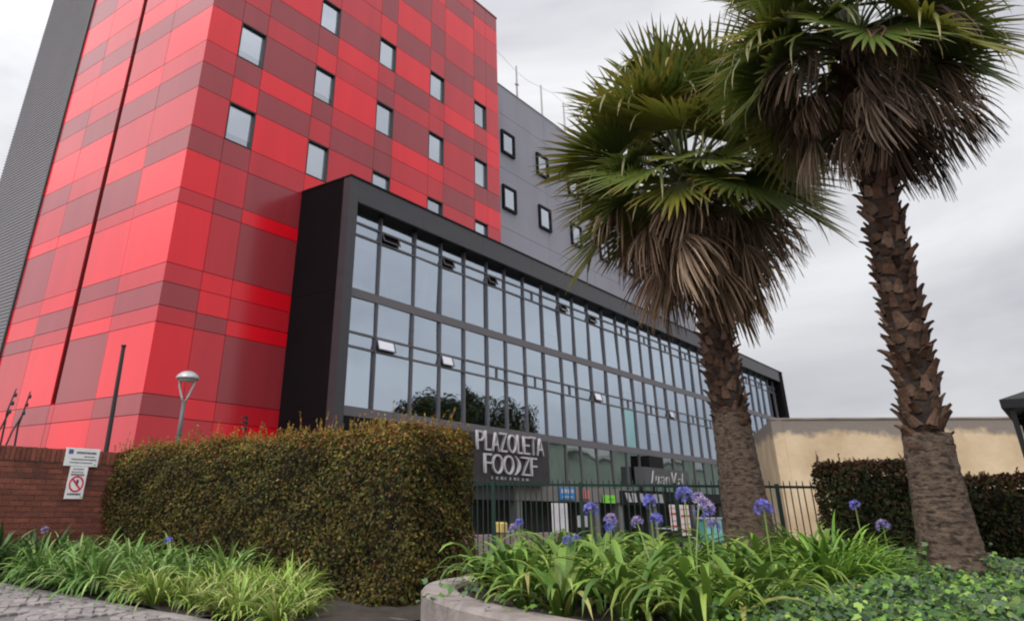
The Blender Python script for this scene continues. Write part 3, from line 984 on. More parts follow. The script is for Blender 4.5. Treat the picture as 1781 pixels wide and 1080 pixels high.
link('head', MB().lathe([(0.0, .36), (.06, .355), (.13, .33), (.19, .28), (.215, .235), (.215, .21), (.19, .2), (.05, .2), (0, .2)], 24).mesh('h', M_lamp, True), lp, (0, 0, 2.93))
link('diffuser', MB().lathe([(.17, .198), (.15, .17), (.0, .165)], 20).mesh('d', mat('lamp_lens', (0.5, 0.5, 0.5), .3), True), lp, (0, 0, 2.93))

# ================================================================== HEDGES
M_leafA = mat('hedge_leaf', (0.05, 0.05, 0.01), 0.6, ior=1.3, attr='Col', transl=0.15)
M_hcore = mat('hedge_twigs', (0.008, 0.007, 0.004), 0.95)


def hedge(name, label, x0, x1, y0, y1, h0, h1, n, size, pal, top_pal, rad=0.25, sprigs=400, seed=1, spl=1.0, e=0.2):
    """clipped hedge between x0..x1, y0..y1, height h0 at y0 and h1 at y1"""
    rng = np.random.default_rng(seed)
    root = thing(name, label, 'hedge', ((x0 + x1) / 2, (y0 + y1) / 2, 0))
    H = lambda y: h0 + (h1 - h0) * (y - y0) / (y1 - y0)
    cx, cy = (x0 + x1) / 2, (y0 + y1) / 2
    hx, hy = (x1 - x0) / 2, (y1 - y0) / 2
    A = np.array([(y1 - y0) * h0, (y1 - y0) * h0 * .35, (x1 - x0) * h0, (x1 - x0) * h0 * .5, (x1 - x0) * (y1 - y0)])
    face = rng.choice(5, n, p=A / A.sum())
    u, v = rng.random(n), rng.random(n)
    q = np.zeros((n, 3))
    nn = np.zeros((n, 3))
    yy = y0 + (y1 - y0) * u
    for f in range(5):
        m_ = face == f
        if f < 2:
            q[m_] = np.stack([np.full(m_.sum(), x0 if f == 0 else x1), yy[m_], v[m_]], 1)
            nn[m_] = (-1 if f == 0 else 1, 0, 0)
        elif f < 4:
            q[m_] = np.stack([x0 + (x1 - x0) * u[m_], np.full(m_.sum(), y0 if f == 2 else y1), v[m_]], 1)
            nn[m_] = (0, -1 if f == 2 else 1, 0)
        else:
            q[m_] = np.stack([x0 + (x1 - x0) * v[m_], yy[m_], np.ones(m_.sum())], 1)
            nn[m_] = (0, 0, 1)
    Hq = H(q[:, 1])
    q[:, 2] *= Hq
    # round the corners: push points onto a rounded box
    c_ = np.stack([np.clip(q[:, 0], x0 + rad, x1 - rad), np.clip(q[:, 1], y0 + rad, y1 - rad), np.clip(q[:, 2], -9, Hq - rad)], 1)
    d = q - c_
    l_ = np.linalg.norm(d, axis=1, keepdims=True) + 1e-6
    q = np.where(l_ > rad, c_ + d / l_ * rad, q)
    nn = np.where(l_ > rad * 0.95, d / l_, nn)
    # lumpy face: a few sines, and leaves sit at random depth
    lump = 0.04 * np.sin(q[:, 1] * 3.1 + 1.3 * np.sin(q[:, 2] * 4)) + 0.03 * np.sin(q[:, 2] * 7 + q[:, 1] * 5 + q[:, 0] * 6) + 0.025 * np.sin(q[:, 0] * 19 + q[:, 2] * 23 + 2 * np.sin(q[:, 1] * 9)) * np.sin(q[:, 1] * 21 + 1.7 * np.sin(q[:, 2] * 11))
    q += nn * (lump - np.abs(rng.normal(0, 0.075, n)))[:, None]
    pal = np.array(pal)
    top_pal = np.array(top_pal)
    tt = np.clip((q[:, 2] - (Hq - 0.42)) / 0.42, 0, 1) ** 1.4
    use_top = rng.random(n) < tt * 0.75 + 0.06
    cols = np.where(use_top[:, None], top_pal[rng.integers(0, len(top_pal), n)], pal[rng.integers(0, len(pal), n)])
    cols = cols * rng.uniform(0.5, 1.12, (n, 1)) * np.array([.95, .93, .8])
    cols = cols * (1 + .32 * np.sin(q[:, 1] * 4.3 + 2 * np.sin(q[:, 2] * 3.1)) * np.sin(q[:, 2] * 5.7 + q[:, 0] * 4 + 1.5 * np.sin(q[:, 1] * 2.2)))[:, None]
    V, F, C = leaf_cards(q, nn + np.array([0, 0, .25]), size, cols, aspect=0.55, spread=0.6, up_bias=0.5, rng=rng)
    # sprigs of new growth sticking out of the top
    sv, sf, scs = [V], [F], [C]
    off = len(V)
    sp = np.stack([rng.uniform(x0 + .08, x1 - .08, sprigs), rng.uniform(y0 + .08, y1 - .05, sprigs), np.zeros(sprigs)], 1)
    ln = (rng.gamma(2.0, 0.045, sprigs) + 0.03) * spl
    pts, pn, pc = [], [], []
    for k in range(sprigs):
        nl = 4 + int(ln[k] / 0.03)
        tilt = rng.normal(0, .25, 2)
        for j in range(nl):
            s_ = (j + 1) / nl * ln[k]
            pts.append((sp[k, 0] + tilt[0] * s_, sp[k, 1] + tilt[1] * s_, H(sp[k, 1]) - 0.03 + s_))
            pn.append((rng.normal(), rng.normal(), 0.6))
            pc.append(top_pal[rng.integers(0, len(top_pal))] * rng.uniform(.7, 1.5))
    if pts:
        V2, F2, C2 = leaf_cards(np.array(pts), np.array(pn), size * 0.9, np.array(pc), aspect=0.4, spread=0.5, up_bias=1.2, rng=rng)
        sv.append(V2)
        sf.append(F2 + off)
        scs.append(C2)
    me = np_mesh('hedge_leaves', np.concatenate(sv), np.concatenate(sf), M_leafA, np.concatenate(scs))
    fo = link('foliage', me, root)
    tag(fo, kind='stuff')
    cb = MB()
    cb.add([(x0 + e, y0 + e, 0), (x1 - e, y0 + e, 0), (x1 - e, y1 - e, 0), (x0 + e, y1 - e, 0),
            (x0 + e, y0 + e, h0 - .35), (x1 - e, y0 + e, h0 - .35), (x1 - e, y1 - e, h1 - .35), (x0 + e, y1 - e, h1 - .35),
            (x0 + .4, y0 + .4, h0 - .17), (x1 - .4, y0 + .4, h0 - .17), (x1 - .4, y1 - .4, h1 - .17), (x0 + .4, y1 - .4, h1 - .17)],
           [(0, 1, 5, 4), (1, 2, 6, 5), (2, 3, 7, 6), (3, 0, 4, 7), (4, 5, 9, 8), (5, 6, 10, 9), (6, 7, 11, 10), (7, 4, 8, 11), (8, 9, 10, 11)])
    link('twig_core', cb.mesh('core', M_hcore), root)
    return root


PAL_BRONZE = [(0.085, 0.072, 0.014), (0.11, 0.085, 0.016), (0.065, 0.078, 0.014), (0.08, 0.05, 0.016), (0.05, 0.058, 0.012), (0.11, 0.065, 0.022), (0.12, 0.12, 0.025)]
PAL_BTOP = [(0.20, 0.15, 0.025), (0.24, 0.125, 0.03), (0.25, 0.09, 0.04), (0.16, 0.15, 0.025), (0.26, 0.18, 0.04)]
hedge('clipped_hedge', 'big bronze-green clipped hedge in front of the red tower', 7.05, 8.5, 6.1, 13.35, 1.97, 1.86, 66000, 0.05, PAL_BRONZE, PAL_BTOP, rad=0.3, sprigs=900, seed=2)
PAL_DARK = [(0.025, 0.045, 0.012), (0.035, 0.055, 0.014), (0.035, 0.035, 0.012), (0.06, 0.065, 0.018), (0.06, 0.035, 0.014), (0.02, 0.028, 0.01)]
PAL_RTOP = [(0.13, 0.05, 0.03), (0.10, 0.045, 0.025), (0.05, 0.05, 0.015), (0.14, 0.07, 0.04)]
hedge('dark_hedge', 'dark green hedge with reddish top between the two palm trunks', 13.3, 14.5, 1.35, 3.28, 1.76, 1.75, 17000, 0.065, PAL_DARK, PAL_RTOP, rad=0.16, sprigs=500, seed=3, spl=.4)
hedge('red_topped_hedge', 'low dark hedge with brownish red top at the right picture edge', 15.2, 16.4, -3.5, 1.9, 1.62, 1.62, 24000, 0.07, PAL_DARK, PAL_RTOP, rad=0.14, sprigs=900, seed=4, spl=.4)

# ================================================================== FENCE and BEIGE WALL
M_fence = mat('fence_green', (0.010, 0.028, 0.022), 0.55, ior=1.3)
FA, FB = Vector((14.75, 11.2, 0)), Vector((17.55, 3.2, 0))
fd = (FB - FA).normalized()
fl_ = (FB - FA).length
fang = math.atan2(fd.y, fd.x)
fe = thing('metal_fence', 'dark green metal fence of thin upright bars in front of the shops', 'fence', (FA.x, FA.y, -0.42), rz=fang)
bar_me = MB().add([(-.011, -.011, 0), (.011, -.011, 0), (.011, .011, 0), (-.011, .011, 0), (-.011, -.011, 2.0), (.011, -.011, 2.0), (.011, .011, 2.0), (-.011, .011, 2.0), (0, 0, 2.06)],
                  [(0, 1, 5, 4), (1, 2, 6, 5), (2, 3, 7, 6), (3, 0, 4, 7), (4, 5, 8), (5, 6, 8), (6, 7, 8), (7, 4, 8)]).mesh('bar', M_fence)
n_ = int(fl_ / 0.125)
for k in range(n_):
    if k % 16 == 6:
        link('post', MB().box(-.04, .04, -.04, .04, 0, 1.98).mesh('post', M_fence), fe, (k * 0.125, 0, 0))
    else:
        link('bar', bar_me, fe, (k * 0.125, 0, 0), (random.uniform(-.006, .006), random.uniform(-.006, .006), 0))
for zz in (1.9, 0.25):
    link('rail', MB().box(0, fl_, 0.013, 0.045, zz, zz + 0.05).mesh('rail', M_fence), fe, (0, 0, 0))
M_beige = mat('beige_render', (0.46, 0.345, 0.235), 0.9, var=0.16, vscale=0.7, bump=0.35, bscale=9, dirt=((0.36, 0.29, 0.22), 0.9, 0.5, 0.72, (1, 1, 0.7)))
M_stain = mat('sooty_render', (0.20, 0.165, 0.14), 0.95, var=0.3, vscale=1.6, bump=0.4, bscale=12)
yw = thing('beige_wall', 'long beige rendered wall with a sooty top behind the palms', 'wall', (25, 4, -0.42))
WPL = [(31.0, 9.6), (24.06, 6.71), (25.61, 3.65), (27.6, -0.3), (33, -11)]


def wall_mat():
    """beige render with a grey soot stain whose ragged lower edge follows the wall top (weathering)"""
    m = bpy.data.materials.new('beige_render_stained')
    m.use_nodes = True
    t = m.node_tree
    b = t.nodes['Principled BSDF']
    b.inputs['Roughness'].default_value = 0.92
    n, l = t.nodes.new, t.links.new
    g = n('ShaderNodeNewGeometry')
    sx = n('ShaderNodeSeparateXYZ')
    l(g.outputs['Position'], sx.inputs[0])
    n1_ = n('ShaderNodeTexNoise')
    n1_.inputs['Scale'].default_value = 1.7
    n1_.inputs['Detail'].default_value = 7
    n1_.inputs['Roughness'].default_value = .62
    l(g.outputs['Position'], n1_.inputs['Vector'])
    ma = n('ShaderNodeMath')
    ma.operation = 'MULTIPLY_ADD'
    ma.inputs[1].default_value = 0.9
    l(n1_.outputs[0], ma.inputs[0])
    l(sx.outputs['Z'], ma.inputs[2])
    r = n('ShaderNodeMapRange')
    r.inputs['From Min'].default_value = 3.48
    r.inputs['From Max'].default_value = 3.66
    l(ma.outputs[0], r.inputs['Value'])
    n2 = n('ShaderNodeTexNoise')
    n2.inputs['Scale'].default_value = 0.75
    n2.inputs['Detail'].default_value = 6
    l(g.outputs['Position'], n2.inputs['Vector'])
    c1 = n('ShaderNodeValToRGB')
    c1.color_ramp.elements[0].position = 0.35
    c1.color_ramp.elements[0].color = (0.39, 0.285, 0.175, 1)
    c1.color_ramp.elements[1].position = 0.65
    c1.color_ramp.elements[1].color = (0.53, 0.415, 0.275, 1)
    l(n2.outputs[0], c1.inputs[0])
    mx_ = n('ShaderNodeMix')
    mx_.data_type = 'RGBA'
    l(r.outputs[0], mx_.inputs[0])
    l(c1.outputs[0], mx_.inputs[6])
    mx_.inputs[7].default_value = (0.17, 0.145, 0.125, 1)
    l(mx_.outputs[2], b.inputs['Base Color'])
    bp = n('ShaderNodeBump')
    bp.inputs['Strength'].default_value = 0.4
    bp.inputs['Distance'].default_value = 0.03
    n3 = n('ShaderNodeTexNoise')
    n3.inputs['Scale'].default_value = 7
    n3.inputs['Detail'].default_value = 6
    l(g.outputs['Position'], n3.inputs['Vector'])
    l(n3.outputs[0], bp.inputs['Height'])
    l(bp.outputs[0], b.inputs['Normal'])
    return m


M_wall = wall_mat()
WTOP = 3.5
bwm = MB()
for i in range(len(WPL) - 1):
    a, b = Vector((*WPL[i], 0)), Vector((*WPL[i + 1], 0))
    d = (b - a).normalized()
    nrm = Vector((-d.y, d.x, 0))
    if nrm.x < 0:
        nrm = -nrm
    q = [a, b, b + nrm * 0.3, a + nrm * 0.3]
    bwm.add([(p.x, p.y, -0.45) for p in q] + [(p.x, p.y, WTOP) for p in q], [(0, 1, 5, 4), (1, 2, 6, 5), (2, 3, 7, 6), (3, 0, 4, 7), (4, 5, 6, 7)])
link('rendered_face', bwm.mesh('bwall', M_wall), yw)
cpm = MB()
for i in range(1, len(WPL) - 1):
    a, b = Vector((*WPL[i], 0)), Vector((*WPL[i + 1], 0))
    d = (b - a).normalized()
    nrm = Vector((-d.y, d.x, 0))
    if nrm.x < 0:
        nrm = -nrm
    q = [a - nrm * .03, b - nrm * .03, b + nrm * 0.33, a + nrm * 0.33]
    cpm.add([(p.x, p.y, WTOP + .003) for p in q] + [(p.x, p.y, WTOP + .05) for p in q], [(0, 1, 5, 4), (1, 2, 6, 5), (2, 3, 7, 6), (3, 0, 4, 7), (4, 5, 6, 7), (3, 2, 1, 0)])
link('coping', cpm.mesh('coping', M_stain), yw)
# dark canopy at the right edge
M_canv = mat('black_canvas', (0.012, 0.012, 0.014), 0.7)
cn = thing('black_canopy', 'black flat-edged canopy on thin black posts at the right picture edge', 'canopy', (15.5, -0.9, 0))
cx0, cx1, cy0, cy1 = 14.0, 17.0, -2.4, 0.62
link('canvas', MB().add([(cx0, cy0, 2.62), (cx1, cy0, 2.62), (cx1, cy1, 2.62), (cx0, cy1, 2.62), (15.5, -0.9, 3.25)], [(0, 1, 4), (1, 2, 4), (2, 3, 4), (3, 0, 4)]).mesh('cv', M_canv), cn)
link('valance', MB().box(cx0, cx1, cy1 - .02, cy1, 2.5, 2.618).box(cx0, cx1, cy0, cy0 + .02, 2.5, 2.618).box(cx0, cx0 + .02, cy0 + .02, cy1 - .02, 2.5, 2.618).box(cx1 - .02, cx1, cy0 + .02, cy1 - .02, 2.5, 2.618).mesh('va', M_canv), cn)
for px in (cx0 + .1, cx1 - .1):
    for py in (cy0 + .1, cy1 - .12):
        link('post', MB().box(px - .035, px + .035, py - .035, py + .035, gz(px, py), 2.5).mesh('po', M_canv), cn)

# ================================================================== PLANTER
M_kerb = mat('kerb_concrete', (0.225, 0.195, 0.18), 0.9, var=0.25, vscale=4, bump=0.5, bscale=30, rnd=0.06, dirt=((0.16, 0.13, 0.115), 2.2, 0.5, 0.75, (1, 1, 1)))
KP = [(4.62, -4.0), (4.62, -2.0), (4.63, 0.0), (4.66, 1.6), (4.74, 2.6), (4.9, 3.35), (5.14, 3.98), (5.42, 4.44), (5.75, 4.82), (6.1, 5.08), (6.55, 5.27), (7.2, 5.36), (8.4, 5.4), (10, 5.4), (12.4, 5.3)]


def smooth_path(P_, step=0.1):
    P_ = [Vector((*p, 0)) for p in P_]
    outp = []
    for i in range(len(P_) - 1):
        p0, p1, p2, p3 = P_[max(i - 1, 0)], P_[i], P_[i + 1], P_[min(i + 2, len(P_) - 1)]
        n_ = max(2, int((p2 - p1).length / step))
        for k in range(n_):
            t = k / n_
            outp.append(0.5 * ((2 * p1) + (p2 - p0) * t + (2 * p0 - 5 * p1 + 4 * p2 - p3) * t * t + (3 * p1 - p0 - 3 * p2 + p3) * t ** 3))
    outp.append(P_[-1])
    return outp


kp = smooth_path(KP)
KH = 0.4
pl = thing('planter_kerb', 'curved pale concrete kerb of the raised planter', 'kerb', (5.2, 4.2, 0))
seg = []
acc = 0


def kerb_piece(sub):
    m_ = MB()
    prof = [(0.0, 0.0), (0.0, KH - .035), (0.03, KH), (0.30, KH), (0.33, KH - .03), (0.33, 0.0)]
    ring_ = []
    for i, p in enumerate(sub):
        d = (sub[min(i + 1, len(sub) - 1)] - sub[max(i - 1, 0)]).normalized()
        nin = Vector((d.y, -d.x, 0))
        ring_.append([p + nin * a + Vector((0, 0, b)) for a, b in prof])
    n_ = len(prof)
    m_.add([v for r_ in ring_ for v in r_], [(i * n_ + k, i * n_ + k + 1, (i + 1) * n_ + k + 1, (i + 1) * n_ + k) for i in range(len(sub) - 1) for k in range(n_ - 1)]
           + [tuple(range(n_)), tuple((len(sub) - 1) * n_ + k for k in range(n_ - 1, -1, -1))])
    return m_


i0 = 0
for i in range(1, len(kp)):
    acc += (kp[i] - kp[i - 1]).length
    if acc > 0.95 or i == len(kp) - 1:
        sub = [kp[q].copy() for q in range(i0, i + 1)]
        d0 = (sub[1] - sub[0]).normalized()
        sub[0] = sub[0] + d0 * 0.006
        link('kerb_stone', kerb_piece(sub).mesh('kerb', M_kerb, False), pl)
        i0, acc = i, 0


def soil_z(x, y):
    """raised soil: a low mound towards the palms"""
    d = math.hypot((x - 10.5) / 6.0, (y - 1.8) / 5.5)
    return 0.34 + 0.09 * max(0, 1 - d * d)


so = MB()
rows_ = 40
vs2 = []
kin = []
for i, p in enumerate(kp):
    d = (kp[min(i + 1, len(kp) - 1)] - kp[max(i - 1, 0)]).normalized()
    kin.append(p + Vector((d.y, -d.x, 0)) * 0.32)
cen = Vector((9.6, 0.5, 0))
kin += [Vector((12.9, 4.5, 0)), Vector((13.15, 2, 0)), Vector((13.1, -1, 0)), Vector((13, -4, 0)), Vector((9, -4.2, 0)), Vector((5.2, -4.1, 0))]
nk = len(kin)
for r in range(rows_ + 1):
    t = r / rows_
    for p in kin:
        q = cen + (p - cen) * (1 - t)
        vs2.append((q.x, q.y, soil_z(q.x, q.y) - (0.0 if t > 0.02 else 0.02) + random.uniform(-.01, .01)))
so.add(vs2, [(r * nk + i, r * nk + (i + 1) % nk, (r + 1) * nk + (i + 1) % nk, (r + 1) * nk + i) for r in range(rows_) for i in range(nk)])
tag(link('planter_soil', so.mesh('soil', M_soil, True)), kind='structure')

# ================================================================== STRAP-LEAVED PLANTS
M_strap = mat('strap_leaf', (0.1, 0.2, 0.02), 0.42, ior=1.38, attr='Col', transl=0.2, rnd=0.28)


def strap(length, width, e0, bend, seed, cols):
    """one arching strap leaf from the origin heading +X; V-folded; colour base to tip"""
    rng = random.Random(seed)
    ns = 8
    p = Vector((0, 0, 0))
    a = e0
    V, C = [], []
    tw = rng.uniform(-.35, .35)
    for i in range(ns + 1):
        t = i / ns
        wdt = width * (0.75 + 0.5 * t if t < .4 else 0.95) * (1 - max(0, (t - .55) / .45) ** 1.7) + 0.001
        tx = Vector((math.cos(a), 0, math.sin(a)))
        nrm = Vector((-math.sin(a), 0, math.cos(a)))
        sd_ = Vector((0, math.cos(tw * t), 0)) + nrm * math.sin(tw * t)
        V += [p + sd_ * wdt * .5 + nrm * wdt * .18, p.copy(), p - sd_ * wdt * .5 + nrm * wdt * .18]
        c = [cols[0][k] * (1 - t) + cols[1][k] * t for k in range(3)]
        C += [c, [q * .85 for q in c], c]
        p = p + tx * length / ns
        a -= bend / ns * (0.5 + 1.1 * t)
    F = []
    for i in range(ns):
        for k in range(2):
            F.append((i * 3 + k, i * 3 + k + 1, i * 3 + 4 + k, i * 3 + 3 + k))
    return np.array([tuple(v) for v in V]), np.array(F), np.array(C)


AG_COL = [((0.06, 0.12, 0.015), (0.17, 0.28, 0.045)), ((0.09, 0.15, 0.018), (0.25, 0.34, 0.065)), ((0.035, 0.085, 0.013), (0.09, 0.185, 0.028)), ((0.14, 0.16, 0.03), (0.40, 0.38, 0.12))]
LEAFV = []
for k in range(18):
    rr = random.Random(100 + k)
    c = AG_COL[[0, 0, 1, 2, 0, 1, 3, 2, 1][k % 9]]
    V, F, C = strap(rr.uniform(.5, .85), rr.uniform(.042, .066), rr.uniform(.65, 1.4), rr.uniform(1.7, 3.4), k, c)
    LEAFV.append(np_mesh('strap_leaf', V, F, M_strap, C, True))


def clump_mesh(n, seed, cols, l0, l1, w0, w1, e0=.8, e1=1.5, b0=.8, b1=2.4):
    rng = random.Random(seed)
    VV, FF, CC, off = [], [], [], 0
    for k in range(n):
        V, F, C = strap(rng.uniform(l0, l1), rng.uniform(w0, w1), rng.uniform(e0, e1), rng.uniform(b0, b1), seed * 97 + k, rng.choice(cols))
        a = rng.uniform(0, 2 * PI)
        c_, s_ = math.cos(a), math.sin(a)
        R_ = np.array([[c_, -s_, 0], [s_, c_, 0], [0, 0, 1]])
        r0 = rng.uniform(0, .09)
        V = V @ R_.T + np.array([c_ * r0, s_ * r0, 0])
        VV.append(V)
        FF.append(F + off)
        CC.append(C * rng.uniform(.7, 1.3))
        off += len(V)
    return np_mesh('clump', np.concatenate(VV), np.concatenate(FF), M_strap, np.concatenate(CC), True)


# --- agapanthus flower head
M_petal = mat('agapanthus_petal', (0.16, 0.17, 0.62), 0.5, attr='Col', transl=0.35)
M_stalk = mat('flower_stalk', (0.13, 0.2, 0.04), 0.5)


def flower_mesh(seed, R_, n, cols, full=True):
    rng = random.Random(seed)
    VV, FF, CC = [], [], []
    for k in range(n):
        u = rng.uniform(-0.45 if full else 0.1, 1)
        a = rng.uniform(0, 2 * PI)
        d = Vector((math.sqrt(1 - u * u) * math.cos(a), math.sqrt(1 - u * u) * math.sin(a), u))
        s = d.cross(Vector((.3, .2, .9))).normalized()
        t = d.cross(s)
        r = R_ * rng.uniform(.75, 1.05)
        c0 = d * (r * .45)
        col = np.array(rng.choice(cols)) * rng.uniform(.8, 1.25)
        base = len(VV)
        VV.append(tuple(c0))
        CC.append(col * .8)
        fl = R_ * .42
        for q in range(6):
            b = 2 * PI * q / 6
            b1, b2 = b - .42, b + .42
            mid = c0 + d * fl * .8 + (s * math.cos(b) + t * math.sin(b)) * fl * .62
            p1 = c0 + d * fl * .55 + (s * math.cos(b1) + t * math.sin(b1)) * fl * .33
            p2 = c0 + d * fl * .55 + (s * math.cos(b2) + t * math.sin(b2)) * fl * .33
            i = len(VV)
            VV += [tuple(p1), tuple(mid), tuple(p2)]
            CC += [col, col * 1.1, col]
            FF += [(base, i, i + 2), (i, i + 1, i + 2)]
        # pedicel
        i = len(VV)
        e = s * .0025
        VV += [tuple(e), tuple(-e), tuple(c0)]
        CC += [np.array((.15, .13, .2))] * 3
        FF.append((i, i + 1, i + 2))
    return np_mesh('umbel', np.array(VV), np.array(FF), M_petal, np.array(CC))


BLUE = [(0.12, 0.13, 0.52), (0.17, 0.17, 0.58), (0.24, 0.22, 0.58)]
PALE = [(0.28, 0.23, 0.50), (0.34, 0.28, 0.48), (0.2, 0.18, 0.55), (0.4, 0.3, 0.42)]
FL_B = [flower_mesh(k, 0.088, 26, BLUE) for k in range(3)]
FL_P = [flower_mesh(10 + k, 0.095, 22, PALE) for k in range(2)]


def polar(az, r):
    return r * math.cos(math.radians(az)), r * math.sin(math.radians(az))


def add_flower(root, x, y, z, me, size=1.0):
    """stalk from the clump's base to the umbel at world (x, y, z); root is unrotated"""
    l = root.location
    tip = Vector((x - l.x, y - l.y, z - l.z))
    st = link('flower_stalk', MB().tube([(0, 0, 0), (tip.x * .35, tip.y * .35, tip.z * .5), tip * 1.0], [.008, .007, .006], 6).mesh('st', M_stalk), root, (0, 0, 0))
    link('flower_head', me, st, tuple(tip), (random.uniform(-.3, .3), random.uniform(-.3, .3), random.uniform(0, 6)), size)


def leafy_clump(name, label, x, y, z, n, group, s=1.0):
    t = thing(name, label, 'plant', (x, y, z), group)
    for k in range(n):
        a = 2 * PI * (k + random.random()) / n
        r0 = random.uniform(0, .09)
        link('leaf', random.choice(LEAFV), t, (math.cos(a) * r0, math.sin(a) * r0, -0.02), (0, random.uniform(-.12, .12), a), s * random.uniform(.8, 1.15))
    return t


FLOWERED = [  # azimuth, range, flower z, material, size, label
    (28.2, 6.9, 1.06, 'B', 1.0, 'agapanthus with a blue flower head right of the white banner'),
    (26.9, 7.3, 0.98, 'P', .9, 'agapanthus with a faded mauve flower head by the planter back'),
    (24.15, 7.1, 1.13, 'B', 1.0, 'agapanthus whose flower head covers the white letter sign'),
    (21.8, 6.6, 1.18, 'B', 1.05, 'agapanthus with the brightest blue flower head below the cafe sign'),
    (20.7, 6.5, 1.09, 'P', 1.25, 'agapanthus with a large seeding pale lilac head beside the trunk'),
    (16.9, 6.8, 1.096, 'B', 1.1, 'agapanthus with a blue flower head right in front of the palm trunk'),
    (11.5, 9.6, 1.14, 'B', .9, 'agapanthus with a small blue head in front of the dark hedge'),
    (10.2, 9.8, 0.95, 'P', 1.0, 'agapanthus with a pale lilac head in front of the dark hedge'),
    (33.2, 8.6, 0.915, 'B', .75, 'agapanthus with two small heads nearest the big hedge'),
    (29.9, 7.2, 0.815, 'B', .7, 'agapanthus with a low blue head at the banner foot'),
    (23.8, 7.0, 1.0, 'B', .85, 'agapanthus with a lower blue head between banner and posters'),
]
placed = []
for k, (az, r, z, kk, s, lab) in enumerate(FLOWERED):
    x, y = polar(az, r)
    zs = soil_z(x, y)
    t = leafy_clump('agapanthus', lab, x, y, zs, 26, 'flowering agapanthus in the planter', .85)
    placed.append((x, y))
    add_flower(t, x, y, z, (FL_B if kk == 'B' else FL_P)[k % 2], s)
    extra = {0: [(27.0, 7.1, .93, 'B', .7)], 2: [(25.1, 7.4, .97, 'P', .8)], 3: [(20.9, 6.9, 1.16, 'P', .8)], 4: [(20.2, 6.6, .97, 'P', .8)], 8: [(33.6, 8.7, .86, 'P', .8)], 9: [(29.3, 7.2, .84, 'B', .5)]}.get(k, [])
    for (az2, r2, z2, k2, s2_) in extra:
        x2, y2 = polar(az2, r2)
        add_flower(t, x2, y2, z2, FL_B[2] if k2 == 'B' else FL_P[1], s2_)
# the rest of the planter's clumps, near row first
rr = random.Random(21)
spots2 = []
tries = 0
while len(spots2) < 52 and tries < 6000:
    tries += 1
    az, r = rr.uniform(13.5, 38.5), rr.uniform(5.2, 9.6)
    x, y = polar(az, r)
    if y > 4.95 - max(0, (6.4 - x)) * .75 or x < 5.15:
        continue
    # ivy takes the near right corner
    if r < 4.9 + max(0, (21.5 - az)) * .36:
        continue
    if math.hypot(x - 11.9, y - 3.85) < .8:
        continue
    if min((x - p.x) ** 2 + (y - p.y) ** 2 for p in kp) < .52 ** 2:
        continue
    if all(math.hypot(x - p[0], y - p[1]) > .40 for p in placed + spots2):
        spots2.append((x, y))
spots2.sort(key=lambda p: math.hypot(*p))
for k, (x, y) in enumerate(spots2):
    leafy_clump('agapanthus', 'green strap-leaved agapanthus clump without a flower in the raised planter', x, y, soil_z(x, y), 32, 'flowerless agapanthus in the planter', .98)
# finer fern-like clump right of the first palm
FINE = [((0.045, 0.11, 0.014), (0.13, 0.27, 0.03)), ((0.07, 0.14, 0.016), (0.21, 0.36, 0.05))]
fine_me = [clump_mesh(110, 300 + k, FINE, .3, .62, .016, .026, .5, 1.5, .9, 2.4) for k in range(3)]
for k, (az, r, s) in enumerate(((14.9, 8.4, 1.35), (13.4, 8.5, 1.45), (12.3, 8.5, 1.25), (14.1, 7.8, 1.15), (11.2, 8.9, 1.0), (12.9, 7.8, 1.05))):
    x, y = polar(az, r)
    t = thing('grassy_clump', 'fine-leaved bright green grassy clump between the palms', 'plant', (x, y, soil_z(x, y)), 'grassy clumps between the palms')
    tag(link('foliage', fine_me[k % 3], t, (0, 0, 0), (0, 0, k * 1.3), s), kind='stuff')
# left bed: two drifts
LB1 = [((0.06, 0.13, 0.02), (0.17, 0.31, 0.07)), ((0.04, 0.10, 0.016), (0.11, 0.23, 0.04)), ((0.11, 0.17, 0.04), (0.28, 0.38, 0.13))]
LB2 = [((0.11, 0.17, 0.02), (0.28, 0.39, 0.07)), ((0.15, 0.19, 0.03), (0.42, 0.45, 0.17)), ((0.08, 0.15, 0.018), (0.19, 0.31, 0.045))]
lb1 = [clump_mesh(80, 400 + k, LB1, .35, .72, .024, .042, .5, 1.5, 1.0, 3.2) for k in range(4)]
lb2 = [clump_mesh(100, 420 + k, LB2, .22, .6, .016, .03, .6, 1.5, .6, 3.0) for k in range(4)]
lbd = [clump_mesh(60, 440 + k, [((0.02, 0.05, 0.012), (0.05, 0.11, 0.025)), ((0.03, 0.07, 0.02), (0.09, 0.16, 0.06))], .4, .7, .03, .05, .8, 1.5, .8, 2.0) for k in range(2)]
rr = random.Random(5)


def drift(name, label, group, meshes, n, xr, yr, zs, sep, seed, azmin=47.5):
    rr = random.Random(seed)
    got = []
    for _ in range(5000):
        if len(got) >= n:
            break
        x, y = rr.uniform(*xr), rr.uniform(*yr)
        if math.degrees(math.atan2(y, x)) < azmin:
            continue
        if all(math.hypot(x - a, y - b) > sep for a, b in got):
            got.append((x, y))
    for k, (x, y) in enumerate(got):
        t = thing(name, label, 'plant', (x, y, 0.05), group)
        tag(link('foliage', meshes[k % len(meshes)], t, (0, 0, 0), (0, 0, rr.uniform(0, 6)), zs * rr.uniform(.8, 1.2)), kind='stuff')
    return got


